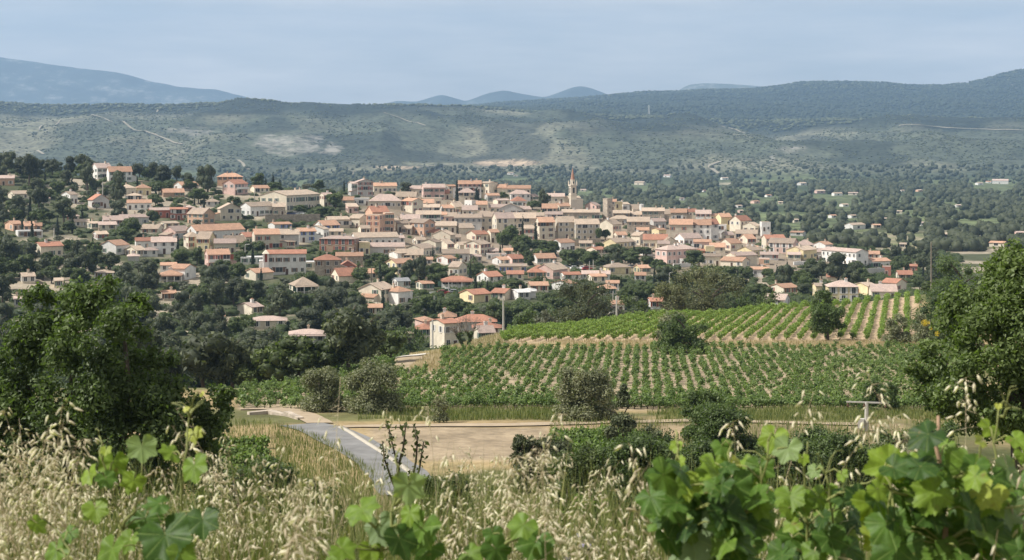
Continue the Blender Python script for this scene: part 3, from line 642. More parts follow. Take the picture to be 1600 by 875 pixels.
TAB = '''
0 22 274 278.5 290 G 0 o P
13 45 298 303 312 G .3 c T
54 78 307 310 318 G .35 c P
97 120 299 304 318 G .6 w B
138 170 303 312 325 X .25 g R
143 174 255 262 280 G .3 w P
167 206 259 268 284 G .1 w O|the hilltop white villa|white villa with pale orange roof among the pines on the hilltop
186 212 288 293.5 306 H .2 c T
211 236 287.5 293.5 305 H .12 y O|the pale yellow villa|pale yellow hip-roofed villa with a verandah below the hilltop pines
198 222 305 309 313 H 0 p T
199 236 312 317 328 G 0 w O
272 310 284 289.5 298 G .32 w O
252 288 295 301 308 G .1 t O
232 266 324.5 328.5 340 G .1 r P
266 293 324 327 344 G 0 r R
290 303 321 324 334 H .3 r P
293 335 325 334 351 G -.42 o B|the ochre gabled house|ochre house whose blank gable end stands in shade beside the red-washed houses
187 232 335 339.5 352 G 0 g P
160 200 337 344 353 G .05 g P
152 182 347 352 360 G .1 c P
145 169 361 366 375 G .3 w T
220 256 354 361 366 G -.25 c T
247 280 346 349 358 G .35 c T
255 298 353 361 375 G .45 p P
292 382 350 359.5 375 G .17 w O|the long white school wing|very long white building with pinkish orange roof and a bright blank gable
157 201 375 383 398 G .55 w O
211 246 371 376.5 390 G .05 w R
237 276 370 378 397 G 0 w P
200 223 384 391 401 G .8 c T
222 246 386 391 401 H 0 w P
200 217 399 403 410 H 0 g P
287 312 362 370 389 H .3 c T
307 337 361 373 393 G -.35 y T|the yellow tower house|yellow three-storey house with shaded right end beside the school wing
335 368 373 380 396 G 0 b P
348 384 367 379 389 G .2 b B
372 398 363 370 382 G .45 c R
320 359 389 397.5 421 G .14 p O balc|the pink balcony house|tall pink house with a long balcony above the dark garden trees
53 98 378 384.5 402 G .25 c R|the lone cream house|lone cream house with orange-red roof among olive trees on the left slope
11 32 345 350 361 G .6 o O
40 49 346 353 363 G .3 o O
55 65 349 354 362 G 0 o O
25 66 361 363 371 T .1 w W
105 123 334 340 346 H 0 c P
117 139 346.5 350.5 355 G 0 b T
132 156 347 350 358 G .5 c T
251 276 410 414.5 425 G -.05 w O
265 306 412.5 419.5 437 G -.42 w O|the stepped white villa|white villa of stepped orange roofs standing in the pines
249 284 423.5 431 440 H 0 w O porch
382 427 419 426 438 G .4 c O
418 478 390 396.5 429 G 0 w R|the white belfry building|big white building with arched upper windows beside a little bell turret
405 460 408 409 429 T 0 w W
376 413 403 404 413 T 0 w W
452 496 435.5 449 457 H .2 c T porch
374 408 473 480.5 492 G .68 c P|the cream cottage|small cream cottage with blank bright gable deep in the pinewood
391 447 497.5 505 514 H 0 c P
453 509 517.5 525.5 536 H 0 w P porch|the pinewood bungalow|white bungalow with wide pale hip roof at the lower edge of the pinewood
255 272 460 465 470 G .2 b O
337 351 496 500 507 G 0 w O hide
306 326 520 524 531 G .3 w G hide
33 53 432 438 443 G .2 c T
85 98 439 443 450 G 0 c T
148 177 424.5 429 437 H 0 w T
135 158 450 455 462 G .3 b O
22 34 470 474 480 G 0 c P
348 387 280.5 287 304 G .48 p R balc|the pink hilltop house|pink house with sunlit gable and red roof just under the crest
340 379 271 277 283 H 0 o O
391 421 289.5 294 301 G .25 c O
322 342 310 315 323 H 0 g T
340 377 318 326 345 X .13 b T|the plain beige gable house|plain beige house showing a broad gable with six small windows
376 428 315.5 322 337 G .3 w T|the row of white cottages|white terrace with bright gable and pale roof below the school block
426 446 317 323 337 G 0 s T
407 500 297 304.5 329 G .44 c T big|the big school block|huge cream three-storey block with pale roof and grey shaded front
499 520 301 305 323 G .35 c P
394 437 357.5 366 391 G .1 b O
436 467 358 366 386 G 0 g T
419 456 347 350.5 359 G .28 w O blue
432 461 378 382 387 G .3 c T
461 494 356 361.5 379 G .2 w O blue
480 513 352 358 372 G .8 w T
491 531 344.5 352 360 G .35 w O blue
507 546 338 343 355 G .2 b T
545 576 335 341 356 G -.45 c T
514 536 359.5 364 370 G 0 b T
540 560 320 323 333 P .2 p T
533 553 307.5 313 320 G 0 b O
552 577 310 311 321 T 0 g W
545 560 284 287 306 G .4 g P
555 583 280 284 307 X .15 g P|the tall grey gable house|tall grey house with one dark round-headed window on the skyline
582 620 285.5 290.5 301 G .05 c O
577 627 302 314 325 H 0 b P
571 608 321 331 346 G .3 o R
572 602 336 337 364 T -.3 o T|the salmon flat-roofed house|salmon house of flat-topped cubes in the middle of the village
601 613 333 334 363 T .3 o T
607 628 341 344 360 G 0 g T
499 561 368 373 395 H -.14 t P big|the brown apartment house|brown apartment house with white-framed windows and a hip roof
548 623 363 370.5 384 G .1 w T
557 578 379 380 397 T .2 y T
576 632 379 385.5 399 G 0 g P
525 567 394 400 416 G 0 s O
491 532 397.5 406 431 H .02 s R|the rough stone house|rough stone house with red hip roof and one small window
530 556 409 417 426 X 0 r R
517 559 420 432 441 G .3 c R
555 591 424 431 437 G .2 c O
476 501 410 411 421 T 0 c W
635 661 290 295 304 G 0 c P
659 673 287.5 293 311 G .2 p P
670 695 287.5 293 311 G 0 p P
692 713 288.5 291 305 G .4 c O
690 702 296 302 311 G 0 c R
716 752 282 287.5 301 G 0 w O
749 778 284 286 303 G -.48 c T|the cream tower block|plain cream block-like house with sunlit front on the skyline
716 742 293 301 315 H 0 b P
618 653 300.5 308 314 G -.1 b T
628 661 309.5 314 333 G -.5 c O
655 678 312 318 324 G 0 b O
660 690 309 310 321 T 0 b T
698 725 314 323 334 G .5 c T
688 709 320 325 333 G .2 w O
659 687 320 325 331 G 0 g T
727 746 312 314 326 T .6 w T
744 761 314 319.5 331 G 0 b O
722 746 321 328 337 G 0 c P
650 689 329 335 351 G 0 w T
680 698 331 335.5 346 G 0 b O blue
694 713 332 338 348 G 0 p T
710 753 334 340 359 G 0 g B
750 771 327 338 361 G 0 b B
626 656 335 342 351 G 0 p P
612 640 343 349 362 G .3 b B
638 680 342 348 368 G -.42 o B|the salmon gable house|salmon house with one violet shutter and a shaded right gable
680 713 346 352.5 363 G 0 c T
708 741 349 356 366 G .3 c T
664 686 358 363 371 G 0 c R
676 710 359 367 382 G .85 b T
658 690 373 378.5 395 G .72 c B
633 681 381 388 401 G .55 c B
683 706 373 381 390 G .85 c T
620 661 391 400 407 G 0 c T
608 635 395 398 405 G .5 w T
603 649 404 411 431 G .36 y O|the bright yellow house|bright yellow house with red-orange roof behind a dark pine
729 763 360 366 377 G .42 c R
760 780 358 363 379 G .35 c O
725 767 375 381.5 399 G .62 c T
692 733 389.5 396 409 G 0 g B
684 711 399 404 414 G .66 w O
702 729 408.5 417 431 G -.5 c B
760 779 388 393 401 G .4 w P
777 791 288 293 301 G 0 c O
785 829 289.5 294.5 303 G 0 c O
795 829 296 303 311 H .1 w P
797 823 306 314 323 H .15 w R
757 781 302 305.5 315 G .2 g O
770 796 310.5 313 321 G .3 c P
764 801 319 324 333 G 0 b P
779 816 318 326 336 X 0 g T
822 840 303 307 314 G .7 c P
855 882 302 307 317 G 0 c P
847 871 319 326 332 G 0 b O
867 891 317 322 331 G .3 c O
836 850 333 338 344 G 0 b T
878 937 327 332 344 G 0 s T|the long stone house|very long grey stone house with a row of tiny windows below the church
769 804 331.5 341 368 G .2 c P big|the tall cream townhouse|tall cream townhouse with narrow windows at the edge of the old village
800 837 332 340.5 367 G 0 b T
836 867 339 347 373 G .22 c O
852 879 331 335.5 342 G 0 w P
866 899 338 347 373 G .18 b T
894 937 342 350 376 G .14 b T
819 834 352 357 377 G 0 c T
860 898 373 379 394 G .42 w O|the white gable below the ramparts|white house with bright gable and orange roof under the old village wall
832 869 397.5 405 412 G .2 w O
836 887 411 421 435 G .55 p T|the big pink barn-like house|big pink house with broad pale roof and a shaded front
780 823 412 416 427 G 0 b B blue
775 790 405 410 415 G .9 w O
788 819 399 406 413 G .4 p R
760 791 398 399 407 T 0 g P
787 801 388 392 400 G 0 c O
745 785 425 433 442 G .45 w R|the twin-gabled white house|white house with two bright gables and a red roof
792 818 424.5 430 438 G 0 c R
825 861 416 427 435 H 0 o R
690 738 431.5 439 449 H 0 w R porch
718 767 451.5 459.5 473 G .46 y R|the house with the blue awning|pale yellow house with red roof and a dark glazed front
767 803 452 459 469 G -.4 b R
803 822 453 457 469 G .7 w W
818 837 454 458 466 H 0 w W
825 857 445.5 451.5 457 G .1 c O
875 908 425.5 430 439 G .2 w R
909 953 424 429.5 438 G 0 w P
917 948 430 434.5 442 G .25 c O
863 900 438 444 454 G .78 w O
941 986 410.5 417.5 428 H .22 y B|the ochre hip-roofed villa|ochre villa with wide brown hip roof and dark front windows
990 1016 417 422 428 G .4 y O
947 967 440 443.5 453 G 0 w O
934 963 448.5 455 462 H .1 c O
992 1009 430 435 440 G 0 b O
957 969 471 475 491 G .3 w O
1018 1032 468 474 483 G .3 w R
915 937 315.5 321 328 G .8 p P
952 963 311 315 329 G 0 s O
958 971 315 316 325 T .4 y T
966 983 316 319 329 G .5 w T
958 984 328.5 333 341 G 0 s T
980 1004 318 327 335 G .4 c T
1003 1038 324.5 329.5 346 G 0 s T
1036 1051 326 334 342 G 0 c T
1048 1073 326 332 344 G 0 s O
980 1006 331 336.5 342 G .3 c T
934 971 342 350.5 372 G .64 c T
953 986 336.5 342 351 H 0 b T
980 1015 339 346 363 G 0 s T
1013 1041 341 346 357 G .3 g P
1046 1082 341 350.5 374 G 0 b O
995 1014 356.5 361 367 G 0 c O
986 1013 362.5 368 383 G -.5 c T
1020 1039 357 359 372 G .6 y O
943 992 371.5 378 388 G .4 y T
1005 1043 366 374 388 G 0 c R
1022 1059 370 378 389 G -.6 c T
1024 1089 382.5 389.5 414 H .28 p P|the pink mansion|large pink mansion with a hip roof standing above the plane trees
917 947 386 390.5 398 G .5 c R
1080 1111 339 351 375 G 0 w O
1095 1123 342 350 375 G .3 w R
1110 1135 351 352 371 T 0 w T|the white terrace block|white block with deep roof terrace on the right side of the old village
1087 1111 328 334 341 G 0 w P
1103 1129 334 337 345 G .2 c O
1118 1143 333 339 351 G .35 y O
1140 1174 334 344.5 353 G .5 c R|the slanting red roof house|cream house with steep red roof sloping to the edge of the village
1160 1188 347 352.5 363 G .72 c T
1147 1166 351.5 356 364 G .55 y T
1150 1183 359 365 373 G 0 c T
1155 1181 366 373 381 G .5 c O
1187 1204 347 348 361 T .2 w T
1054 1097 364 372 383 G .35 w P
1084 1111 374 378 390 G 0 p O
1109 1133 379.5 386 395 G 0 b O
1124 1159 372.5 380 391 G .5 c O
1094 1126 396 400.5 415 G .05 c B
1103 1114 385 386 401 T .2 y T
1088 1104 390 393 400 G 0 r R
1152 1190 384.5 391 401 G .62 y T
1134 1183 393.5 399 415 G .3 c P
1126 1171 401.5 407.5 418 G -.25 c O
1190 1227 366.5 372.5 391 G .2 c R
1201 1247 372 379.5 396 G -.16 p B big|the pale pink house with green shutters|pale pinkish house with broad brown roof and shuttered windows
1245 1271 374.5 383 390 H 0 b P
1271 1301 377 382 391 G .62 w O
1229 1276 384 390.5 405 G .56 y T|the pale yellow gable house|pale yellow house with a wide blank gable above the retaining wall
1272 1289 388 393.5 405 G 0 w P
1284 1356 387.5 392.5 414 G -.26 w P|the long grey-gabled hall|long white hall with grey-brown gable behind the tall pine
1188 1216 396 400.5 406 G 0 g P
1231 1251 396 400 406 G 0 b P
1173 1201 417 421 433 G 0 w O
1186 1202 404 406 414 T 0 o P
1350 1391 403 408 420 G .34 w O|the white house by the hedge|white house with orange roof beside a long clipped hedge
1356 1374 392 397 405 G 0 c O
1379 1392 417 418 431 T 0 r P
1400 1426 422.5 429 438 G .15 c R
1422 1433 413 416 426 G 0 r R
1378 1416 435 442 456 G -.4 c R
1290 1341 438 448 474 H .1 y P big|the big yellow farmhouse|big yellow house with pink-tan hip roof just above the vineyard
1292 1308 432.5 437 442 G 0 c R
1340 1364 441 447 463 G .9 y T
1358 1401 444 455 468 G .1 c P
1202 1247 443 449.5 461 G .5 c O
1194 1234 459 468 480 G -.2 w P
1272 1291 443 447 464 G .3 y T
560 617 441 452 477 G .62 c T|the ochre house on the street|warm cream house with brown shutters and a broad gable beside the street
597 645 447 455.5 477 H .53 w O
651 677 441.5 446 454 G .4 c O
613 641 438.5 444 450 G .3 w G
573 597 479 485 493 G 0 c O
655 677 497.5 501.5 522 H .6 p O
650 676 511.5 520 528 H 0 c R
676 713 499 505 546 G .62 c R|the farmhouse by the drive|cream stone farmhouse with red roofs at the end of the concrete drive
686 712 486 495 508 H 0 c O
711 775 492.5 504 516 H 0 g R
739 782 507.5 517 526 H 0 c R
742 772 513 524 534 G .3 c P
1062 1084 402 406 416 T 0 w P
628 646 352 357 366 G -.2 b T
646 664 370 375 384 G .4 c T
612 632 368 372 381 G .2 w P
700 720 366 371 381 G 0 b B
712 730 378 383 392 G .5 c T
733 752 398 402 410 G .3 b P
655 676 403 407 415 G 0 c O
752 770 344 349 359 G .3 c T
810 830 322 327 335 G .3 b P
905 925 376 380 388 G 0 c T
958 980 362 367 376 G .3 c O
1000 1018 386 391 400 G .4 w T
1028 1046 376 381 391 G 0 b P
1062 1080 352 357 366 G .3 b T
1128 1146 362 367 376 G .4 c P
1166 1184 384 389 398 G 0 b O
1070 1090 326 331 339 G .3 c R
560 578 352 357 366 G .3 c T
'''
for ln in TAB.strip().splitlines():
    p = ln.split('|'); q = p[0].split()
    house(*[float(v) for v in q[:5]], q[5], float(q[6]), q[7], q[8], name=p[1] if len(p) > 1 else None, own=p[2] if len(p) > 2 else None, opts=' '.join(q[9:]))
FAR = [(1043,277,13,'w'),(1132,281,13,'w'),(1200,308,13,'w'),(1180,318,15,'p'),(1220,319,9,'c'),(1253,289.5,15,'w'),(1281,302,17,'p'),(1308,306,17,'w'),(1333,305,15,'c'),(1319,323,15,'w'),(1301,341,14,'w'),(1332,341,15,'w'),
       (1336,358.5,32,'w'),(1369,357,15,'b'),(1154,325,13,'w'),(1157,333,9,'p'),(1066,313,9,'w'),(1436,299.5,11,'o'),(1530,289,13,'w'),(1563,287.5,24,'w'),(1497,324,10,'w'),(1405,334,9,'c'),(1440,353,13,'w'),(1594,369,18,'p'),
       (1560,386,28,'c'),(1247,369,24,'g'),(912,299,11,'b'),(1000,289,18,'b'),(798,273,11,'w'),(806,276,7,'w'),(1100,300,6,'w'),(1545,286,10,'w'),(1412,388,14,'c'),(1478,372,8,'w'),(1385,346,8,'w'),(1243,348,10,'c'),(1410,300,7,'w')]
FNAME = {1336: ('the wide white plain villa', 'wide white country villa above the olive terraces in the plain'), 1281: ('the pink plain house', 'pinkish country house among woods in the middle of the plain'), 1563: ('the far pale farm', 'long pale farm at the foot of the hills, far right in the plain'), 1043: ('the lone far white house', 'lone white house against the woods below the zigzag hill track'), 1560: ('the cream plain house', 'cream country house beyond the top of the right-hand oak'), 1154: ('the white plain house', 'white country house just beyond the slanting red roof house')}
for x, y, w, k in FAR:
    house(x - w / 2, x + w / 2, y - w * .32, y - w * .22, y, 'G', FR.choice([.25, .4, -.2, 0]), k, FR.choice('OTPT'), far=True, name=FNAME.get(x, (None, None))[0], own=FNAME.get(x, (None, None))[1])

# ------------------------------------------------------------------ church, tower and other village landmarks
M['spire'] = tiles('spire_tiles', (.54, .30, .21)); M['ashlar'] = plaster('ashlar', (.70, .62, .51), .2)
def church():
    X, Y, z = ground(895, 322, 800, 905); s = Y / F
    zz = lambda py: -(py - HY) * s - z
    r = empty('church', (X, Y + 2, z), rad(20))
    h = 4.9 * s
    w = MB(); w.box(-h, h, -h, h, -3, zz(305)); w.build('tower_base', M['ashlar'], r)
    w = MB(); w.box(-h * 1.05, h * 1.05, -h * 1.05, h * 1.05, zz(305), zz(304)); w.box(-h * .92, h * .92, -h * .92, h * .92, zz(304), zz(290.5)); w.box(-h * 1.15, h * 1.15, -h * 1.15, h * 1.15, zz(290.5), zz(288.8))
    bel = w.build('belfry', M['ashlar'], r)
    for k in range(4):
        a = MB(); q = h * .3; pts = [(-q, zz(301.5)), (q, zz(301.5))] + [(q * math.cos(t), zz(294.5) + q * math.sin(t)) for t in np.linspace(0, math.pi, 9)]
        a.prism(pts, 'y', -h * .92 - .12, -h * .92 + .05); o = a.build('bell_opening', M['glass'], bel); o.rotation_euler = (0, 0, k * math.pi / 2)
    w = MB(); w.lathe([(h * .8, zz(288.8)), (h * .72, zz(281.5)), (h * .8, zz(281.4)), (h * .8, zz(280.6))], 8, rot=.5); dr = w.build('lantern', M['ashlar'], r)
    for k in range(4):
        a = MB(); q = h * .17; a.prism([(-q, zz(287)), (q, zz(287))] + [(q * math.cos(t), zz(284.5) + q * math.sin(t)) for t in np.linspace(0, math.pi, 7)], 'y', -h * .77, -h * .55); o = a.build('lantern_opening', M['glass'], dr); o.rotation_euler = (0, 0, k * math.pi / 2)
        a = MB(); a.lathe([(.35, zz(288.8)), (.35, zz(285)), (.05, zz(282))], 6, c=(h * .98, h * .98)); o = a.build('pinnacle', M['ashlar'], r); o.rotation_euler = (0, 0, k * math.pi / 2)
    w = MB(); w.lathe([(h * .66, zz(280.6)), (h * .36, zz(271.5)), (.1, zz(262.5))], 8, rot=.5); sp = w.build('spire', M['spire'], r)
    w = MB(); w.tube([(0, 0, zz(263.4)), (0, 0, zz(259.5))], .09, 5); w.box(-.45, .45, -.06, .06, zz(261.2), zz(260.7)); w.build('cross', M['frame'], sp)
    w = MB(); w.box(-h * 5, h * 3, h * .6, h * 4, -3, zz(310)); w.build('nave', M['ashlar'], r)
    w = MB(); w.prism([(h * .4, zz(310.2)), (h * 2.3, zz(306.5)), (h * 4.2, zz(310.2))], 'x', -h * 5.2, h * 3.2); w.build('nave_roof', RM['T'], r)
    w = MB(); w.box(-h * 1.6, h * 2.6, -h * 2.4, -h * 1.02, -3, zz(311)); w.build('porch', M['ashlar'], r)
    tag(r, 'stone church with pierced belfry and pointed red-tiled spire above the old village', 'church')
    LANDMARKS.append((895, 290, 'the church spire', r)); KEEP.append((886, 904, 258, 318, Y))
    # old stone tower
    X, Y, z = ground(950, 346, 780, 905); s = Y / F; r = empty('stone_tower', (X, Y + 3, z), rad(38))
    h = 5.3 * s; w = MB(); w.box(-h, h, -h, h, -3, (346 - 311) * s); w.build('wall', WM['s'], r)
    w = MB(); w.box(-h - .12, h + .12, -h - .12, h + .12, (346 - 311) * s, (346 - 310) * s); w.build('parapet', WM['s'], r)
    for k in range(2):
        a = MB(); a.box(-.3, .3, -h - .05, -h + .1, 9 + k * 3 - 5, 10.2 + k * 3 - 5); a.build('loophole', M['glass'], r)
    tag(r, 'square old stone tower with sunlit left face and flat top', 'tower'); LANDMARKS.append((950, 326, 'the square stone tower', r)); KEEP.append((942, 962, 309, 340, Y))
    # water tank
    X, Y, z = ground(1002.5, 336, 780, 905); s = Y / F; r = empty('water_tank', (X, Y, z)); w = MB(); w.lathe([(3.4 * s, 0), (3.4 * s, 18.5 * s)], 16); w.build('drum', WM['w'], r)
    w = MB(); w.lathe([(3.7 * s, 18.5 * s), (3.7 * s, 19 * s), (.3, 19.6 * s)], 16); w.build('lid', WM['w'], r)
    tag(r, 'round white water tank on the skyline of the village', 'water tank')
    # bell turret beside the white building
    X, Y, z = ground(416, 430, 500, 700); s = Y / F; r = empty('bell_turret', (X, Y - 1, z), rad(14)); h = 4.3 * s
    w = MB(); w.box(-h, h, -h, h, -3, (430 - 409) * s)
    for a in (-1, 1):
        for b in (-1, 1): w.box(a * h - .25 * a - .25, a * h - .25 * a + .25, b * h - .25 * b - .25, b * h - .25 * b + .25, (430 - 409) * s, (430 - 396) * s)
    w.build('wall', WM['w'], r)
    w = MB(); w.box(-h * .62, h * .62, -h * .62, h * .62, (430 - 409) * s, (430 - 396) * s); w.build('louvre', SHUT[5], r)
    w = MB(); w.lathe([(h * 1.75, (430 - 396) * s), (.08, (430 - 389.5) * s)], 4, rot=.5); w.build('roof', WM['c'], r)
    tag(r, 'little white bell turret with pyramid cap and red louvres', 'bell turret'); KEEP.append((409, 422, 388, 420, Y))
church()

def wall_run(name, pts, h, t, mat, y0, y1, label, cat='wall', group=None):
    P = [ground(p[0], p[1], y0, y1) for p in pts]; mb = MB()
    for a, b in zip(P[:-1], P[1:]):
        d = Vector((b[0] - a[0], b[1] - a[1], 0)); n = max(1, int(d.length / 6)); d.normalize(); m = Vector((-d.y, d.x, 0)) * t / 2
        for k in range(n):
            p = [a[i] + (b[i] - a[i]) * k / n for i in range(3)]; q = [a[i] + (b[i] - a[i]) * (k + 1) / n for i in range(3)]
            c = [(p[0] - m.x, p[1] - m.y), (q[0] - m.x, q[1] - m.y), (q[0] + m.x, q[1] + m.y), (p[0] + m.x, p[1] + m.y)]; zt = (p[2] + q[2]) / 2 + h + random.uniform(-.04, .04)
            bb = len(mb.v); mb.v += [(x, y, zt - h - 2) for x, y in c] + [(x, y, zt) for x, y in c]
            for f in ((0,1,5,4),(1,2,6,5),(2,3,7,6),(3,0,4,7),(4,5,6,7)): mb.f.append(tuple(bb + i for i in f)); mb.m.append(0)
    return tag(mb.build(name, mat), label, cat, group)
wall_run('retaining_wall', [(414, 347), (458, 347), (500, 346)], 3.4, .6, WM['s'], 600, 850, 'long grey stone retaining wall below the big school block', 'wall')
wall_run('retaining_wall', [(1240, 414), (1262, 413.5), (1288, 413)], 1.5, .4, WM['w'], 600, 850, 'low pale garden wall below the pale yellow gable house', 'wall')
wall_run('retaining_wall', [(1352, 430), (1382, 432)], 3.2, .4, WM['g'], 600, 850, 'grey concrete wall under the white house by the hedge', 'wall')
wall_run('retaining_wall', [(878, 384), (905, 384), (938, 382)], 3.0, .5, WM['s'], 600, 860, 'dark stone rampart wall under the row of old houses', 'wall')
wall_run('retaining_wall', [(1052, 418), (1090, 416)], 1.6, .4, WM['w'], 500, 860, 'low white wall in front of the pink mansion', 'wall')
wall_run('garden_wall', [(570, 478), (596, 481), (625, 483)], 1.4, .4, WM['c'], 420, 700, 'low cream garden wall below the ochre house on the street', 'wall')
wall_run('garden_wall', [(690, 449.5), (712, 450), (736, 449)], 1.2, .3, WM['w'], 420, 700, 'white balustrade wall in front of the red hip-roofed bungalow', 'wall')
wall_run('garden_wall', [(600, 412), (640, 408)], 1.5, .3, WM['b'], 500, 750, 'beige garden wall above the bright yellow house', 'wall')
wall_run('stone_terrace', [(388, 648), (420, 647), (448, 650), (470, 656)], .35, .6, WM['s'], 120, 170, 'low tumbled dry-stone wall at the foot of the vine rows', 'wall')
# cars: body, cabin glass, wheels
PAINT = {k: plain('paint_' + k, c, .35, .04, 1, spec=.5) for k, c in (('white', (.75, .75, .74)), ('silver', (.42, .43, .45)), ('dark blue', (.05, .07, .16)), ('red', (.35, .03, .03)), ('black', (.03, .03, .035)))}
M['rubber'] = plain('rubber', (.03, .03, .03), .9)
def car_parts(col):
    b = MB(); b.prism([(-2.1, .28), (2.1, .28), (2.12, .62), (1.95, .85), (1.0, .95), (-2.0, .95), (-2.12, .7)], 'y', -.86, .86)
    b.prism([(1.0, .95), (.35, 1.42), (-1.35, 1.45), (-1.95, .95)], 'y', -.74, .74)
    g = MB()
    for s in (-1, 1):
        y = s * .745; g.prism([(.82, .98), (.32, 1.34), (-1.25, 1.36), (-1.65, .98)], 'y', min(y, y + s * .02), max(y, y + s * .02))
    g.face([(1.0, -.6, .985), (1.0, .6, .985), (.42, .6, 1.385), (.42, -.6, 1.385)]); g.face([(-1.96, .6, .985), (-1.96, -.6, .985), (-1.42, -.6, 1.42), (-1.42, .6, 1.42)])
    return b.data('body', PAINT[col]), g.data('glass', M['glass'])
wb = MB(); wb.tube([(0, -.1, 0), (0, .1, 0)], .31, 12); WHEEL = wb.data('wheel', M['rubber'])
CARD = {k: car_parts(k) for k in PAINT}
def car(px, py, col, rz, label, y0=420, y1=880):
    X, Y, z = ground(px, py, y0, y1); r = empty('parked_car', (X, Y, z + .02), rz); link('body', CARD[col][0], r); link('window_glass', CARD[col][1], r)
    for a in (-1.3, 1.3):
        for b in (-.78, .78): link('wheel', WHEEL, r, (a, b, .31))
    tag(r, label, 'car', 'cars parked in the village'); KEEP.append((px - 8, px + 8, py - 6, py, Y))
car(693, 460, 'red', rad(10), 'dark red car parked on the street near the awning house'); car(702, 457, 'white', rad(14), 'white car parked behind the dark red one on the street'); car(711, 459, 'silver', rad(8), 'silver car at the right end of the street parking')
car(455, 336, 'dark blue', rad(0), 'dark blue car on the terrace of the school block', 600); car(463, 335.5, 'silver', rad(4), 'silver car on the terrace of the school block', 600); car(472, 335.5, 'white', rad(0), 'white car on the terrace of the school block', 600)
car(884, 420, 'silver', rad(20), 'silver car at the left end under the plane trees'); car(899, 421, 'white', rad(15), 'white car under the plane trees by the two poles'); car(911, 421, 'white', rad(70), 'white car seen end-on under the plane trees'); car(918, 422, 'red', rad(12), 'red car beside the twin poles under the plane trees')
car(989, 419, 'silver', rad(12), 'silver car right of the ochre hip-roofed villa'); car(1004, 417, 'black', rad(15), 'black car below the pink mansion trees')
# poles and lamps
M['concrete'] = plain('pole_concrete', (.45, .43, .39), .9, .12, 2); M['polewood'] = plain('pole_wood', (.22, .19, .16), .9)
def pole(px, yt, yb, label, kind='utility_pole', y0=385, y1=900, r=.16, mat='concrete', arm=0, lamp=False, cat='pole', group=None):
    X, Y, z = ground(px, yb, y0, y1); s = Y / F; h = (yb - yt) * s; root = empty(kind, (X, Y, z)); zt = -(yt - HY) * s - z
    m = MB(); m.tube([(0, 0, -1), (0, 0, zt)], [r * 1.3, r * .8], 8); m.build('shaft', M[mat], root)
    if arm:
        m = MB(); m.box(-arm, arm, -.07, .07, zt - .35, zt - .2); m.build('crossarm', M[mat], root)
        for q in (-.85, 0, .85):
            m = MB(); m.lathe([(.05, zt - .2), (.09, zt - .1), (.06, zt + .05)], 6, c=(q * arm, 0)); m.build('insulator', M['frame'], root)
    if lamp:
        m = MB(); m.tube([(0, 0, zt - .1), (.5, -.2, zt + .1), (1.0, -.4, zt + .12)], .06, 6); m.box(.9, 1.7, -.55, -.25, zt + .02, zt + .2); m.build('lamp_head', M['frame'], root)
    tag(root, label, cat, group)
pole(963.5, 462, 502, 'pale concrete pole at the vineyard crest beside a dark pine', y0=280, y1=330); pole(786.5, 466, 517, 'tall pale pole at the left tip of the upper vineyard', y0=262, y1=330)
pole(1455, 378, 452, 'tall grey pole rising behind the right shrubs', y0=300, y1=420, mat='polewood', r=.13)
pole(722, 497, 560, 'thick pale pole in front of the cream farmhouse', y0=300, y1=420) if False else None
pole(676, 500, 548, 'thick pale pole in front of the cream farmhouse', y0=300, y1=402, r=.22); pole(643, 453, 482, 'pale street pole at the corner of the brown-roofed house', y0=420, y1=640); pole(678.5, 462, 492, 'thin pole among the olive trees below the street', y0=400, y1=640)
pole(84.5, 356, 373, 'short white pole above the lone cream house', r=.22); pole(160.5, 284, 310, 'white pole between dark pines below the hilltop villa', r=.25); pole(397.5, 294, 316, 'street lamp above the row of white cottages', 'street_lamp', lamp=True, cat='street lamp'); pole(383, 382, 408, 'street lamp beside the pink balcony house', 'street_lamp', lamp=True, cat='street lamp')
pole(376, 416, 438, 'thin pole above the cream house in the trees'); pole(580.5, 416, 446, 'dark pole above the ochre house on the street', mat='polewood'); pole(921, 408, 424, 'left one of the twin poles beside the ochre villa'); pole(927, 406, 425, 'right one of the twin poles beside the ochre villa'); pole(701, 441, 458, 'thin pole in front of the red hip-roofed bungalow')
pole(1046, 426, 452, 'street lamp among the trees below the pink mansion', 'street_lamp', lamp=True, cat='street lamp'); pole(246, 376, 392, 'thin pole in front of the pale-roofed hall'); pole(821, 440, 456, 'thin pole behind the small white hip-roofed house'); pole(958, 455, 478, 'grey pole left of the tall concrete pole', y0=385)
# power line cross pole near the shrubs
def tpole():
    X, Y, z = ground(1354, 674, 120, 150); s = Y / F; r = empty('power_pole', (X, Y, z), rad(-12)); zt = (674 - 628) * s
    m = MB(); m.tube([(0, 0, -1), (0, 0, zt)], [.24, .16], 8); m.build('shaft', M['concrete'], r)
    m = MB(); m.box(-1.75, 1.75, -.06, .06, zt - .1, zt + .02); m.build('crossarm', M['concrete'], r)
    for q in (-1.6, -.2, 1.6):
        m = MB(); m.lathe([(.05, zt - .5), (.12, zt - .35), (.05, zt - .12)], 6, c=(q, -.1)); m.build('insulator', M['wood_dark'], r)
    m = MB(); m.box(-.75, -.2, -.3, .3, .3, 1.1); m.build('transformer_box', M['concrete'], r)
    tag(r, 'grey concrete power pole with wide crossarm behind the vine leaves', 'power pole')
tpole()
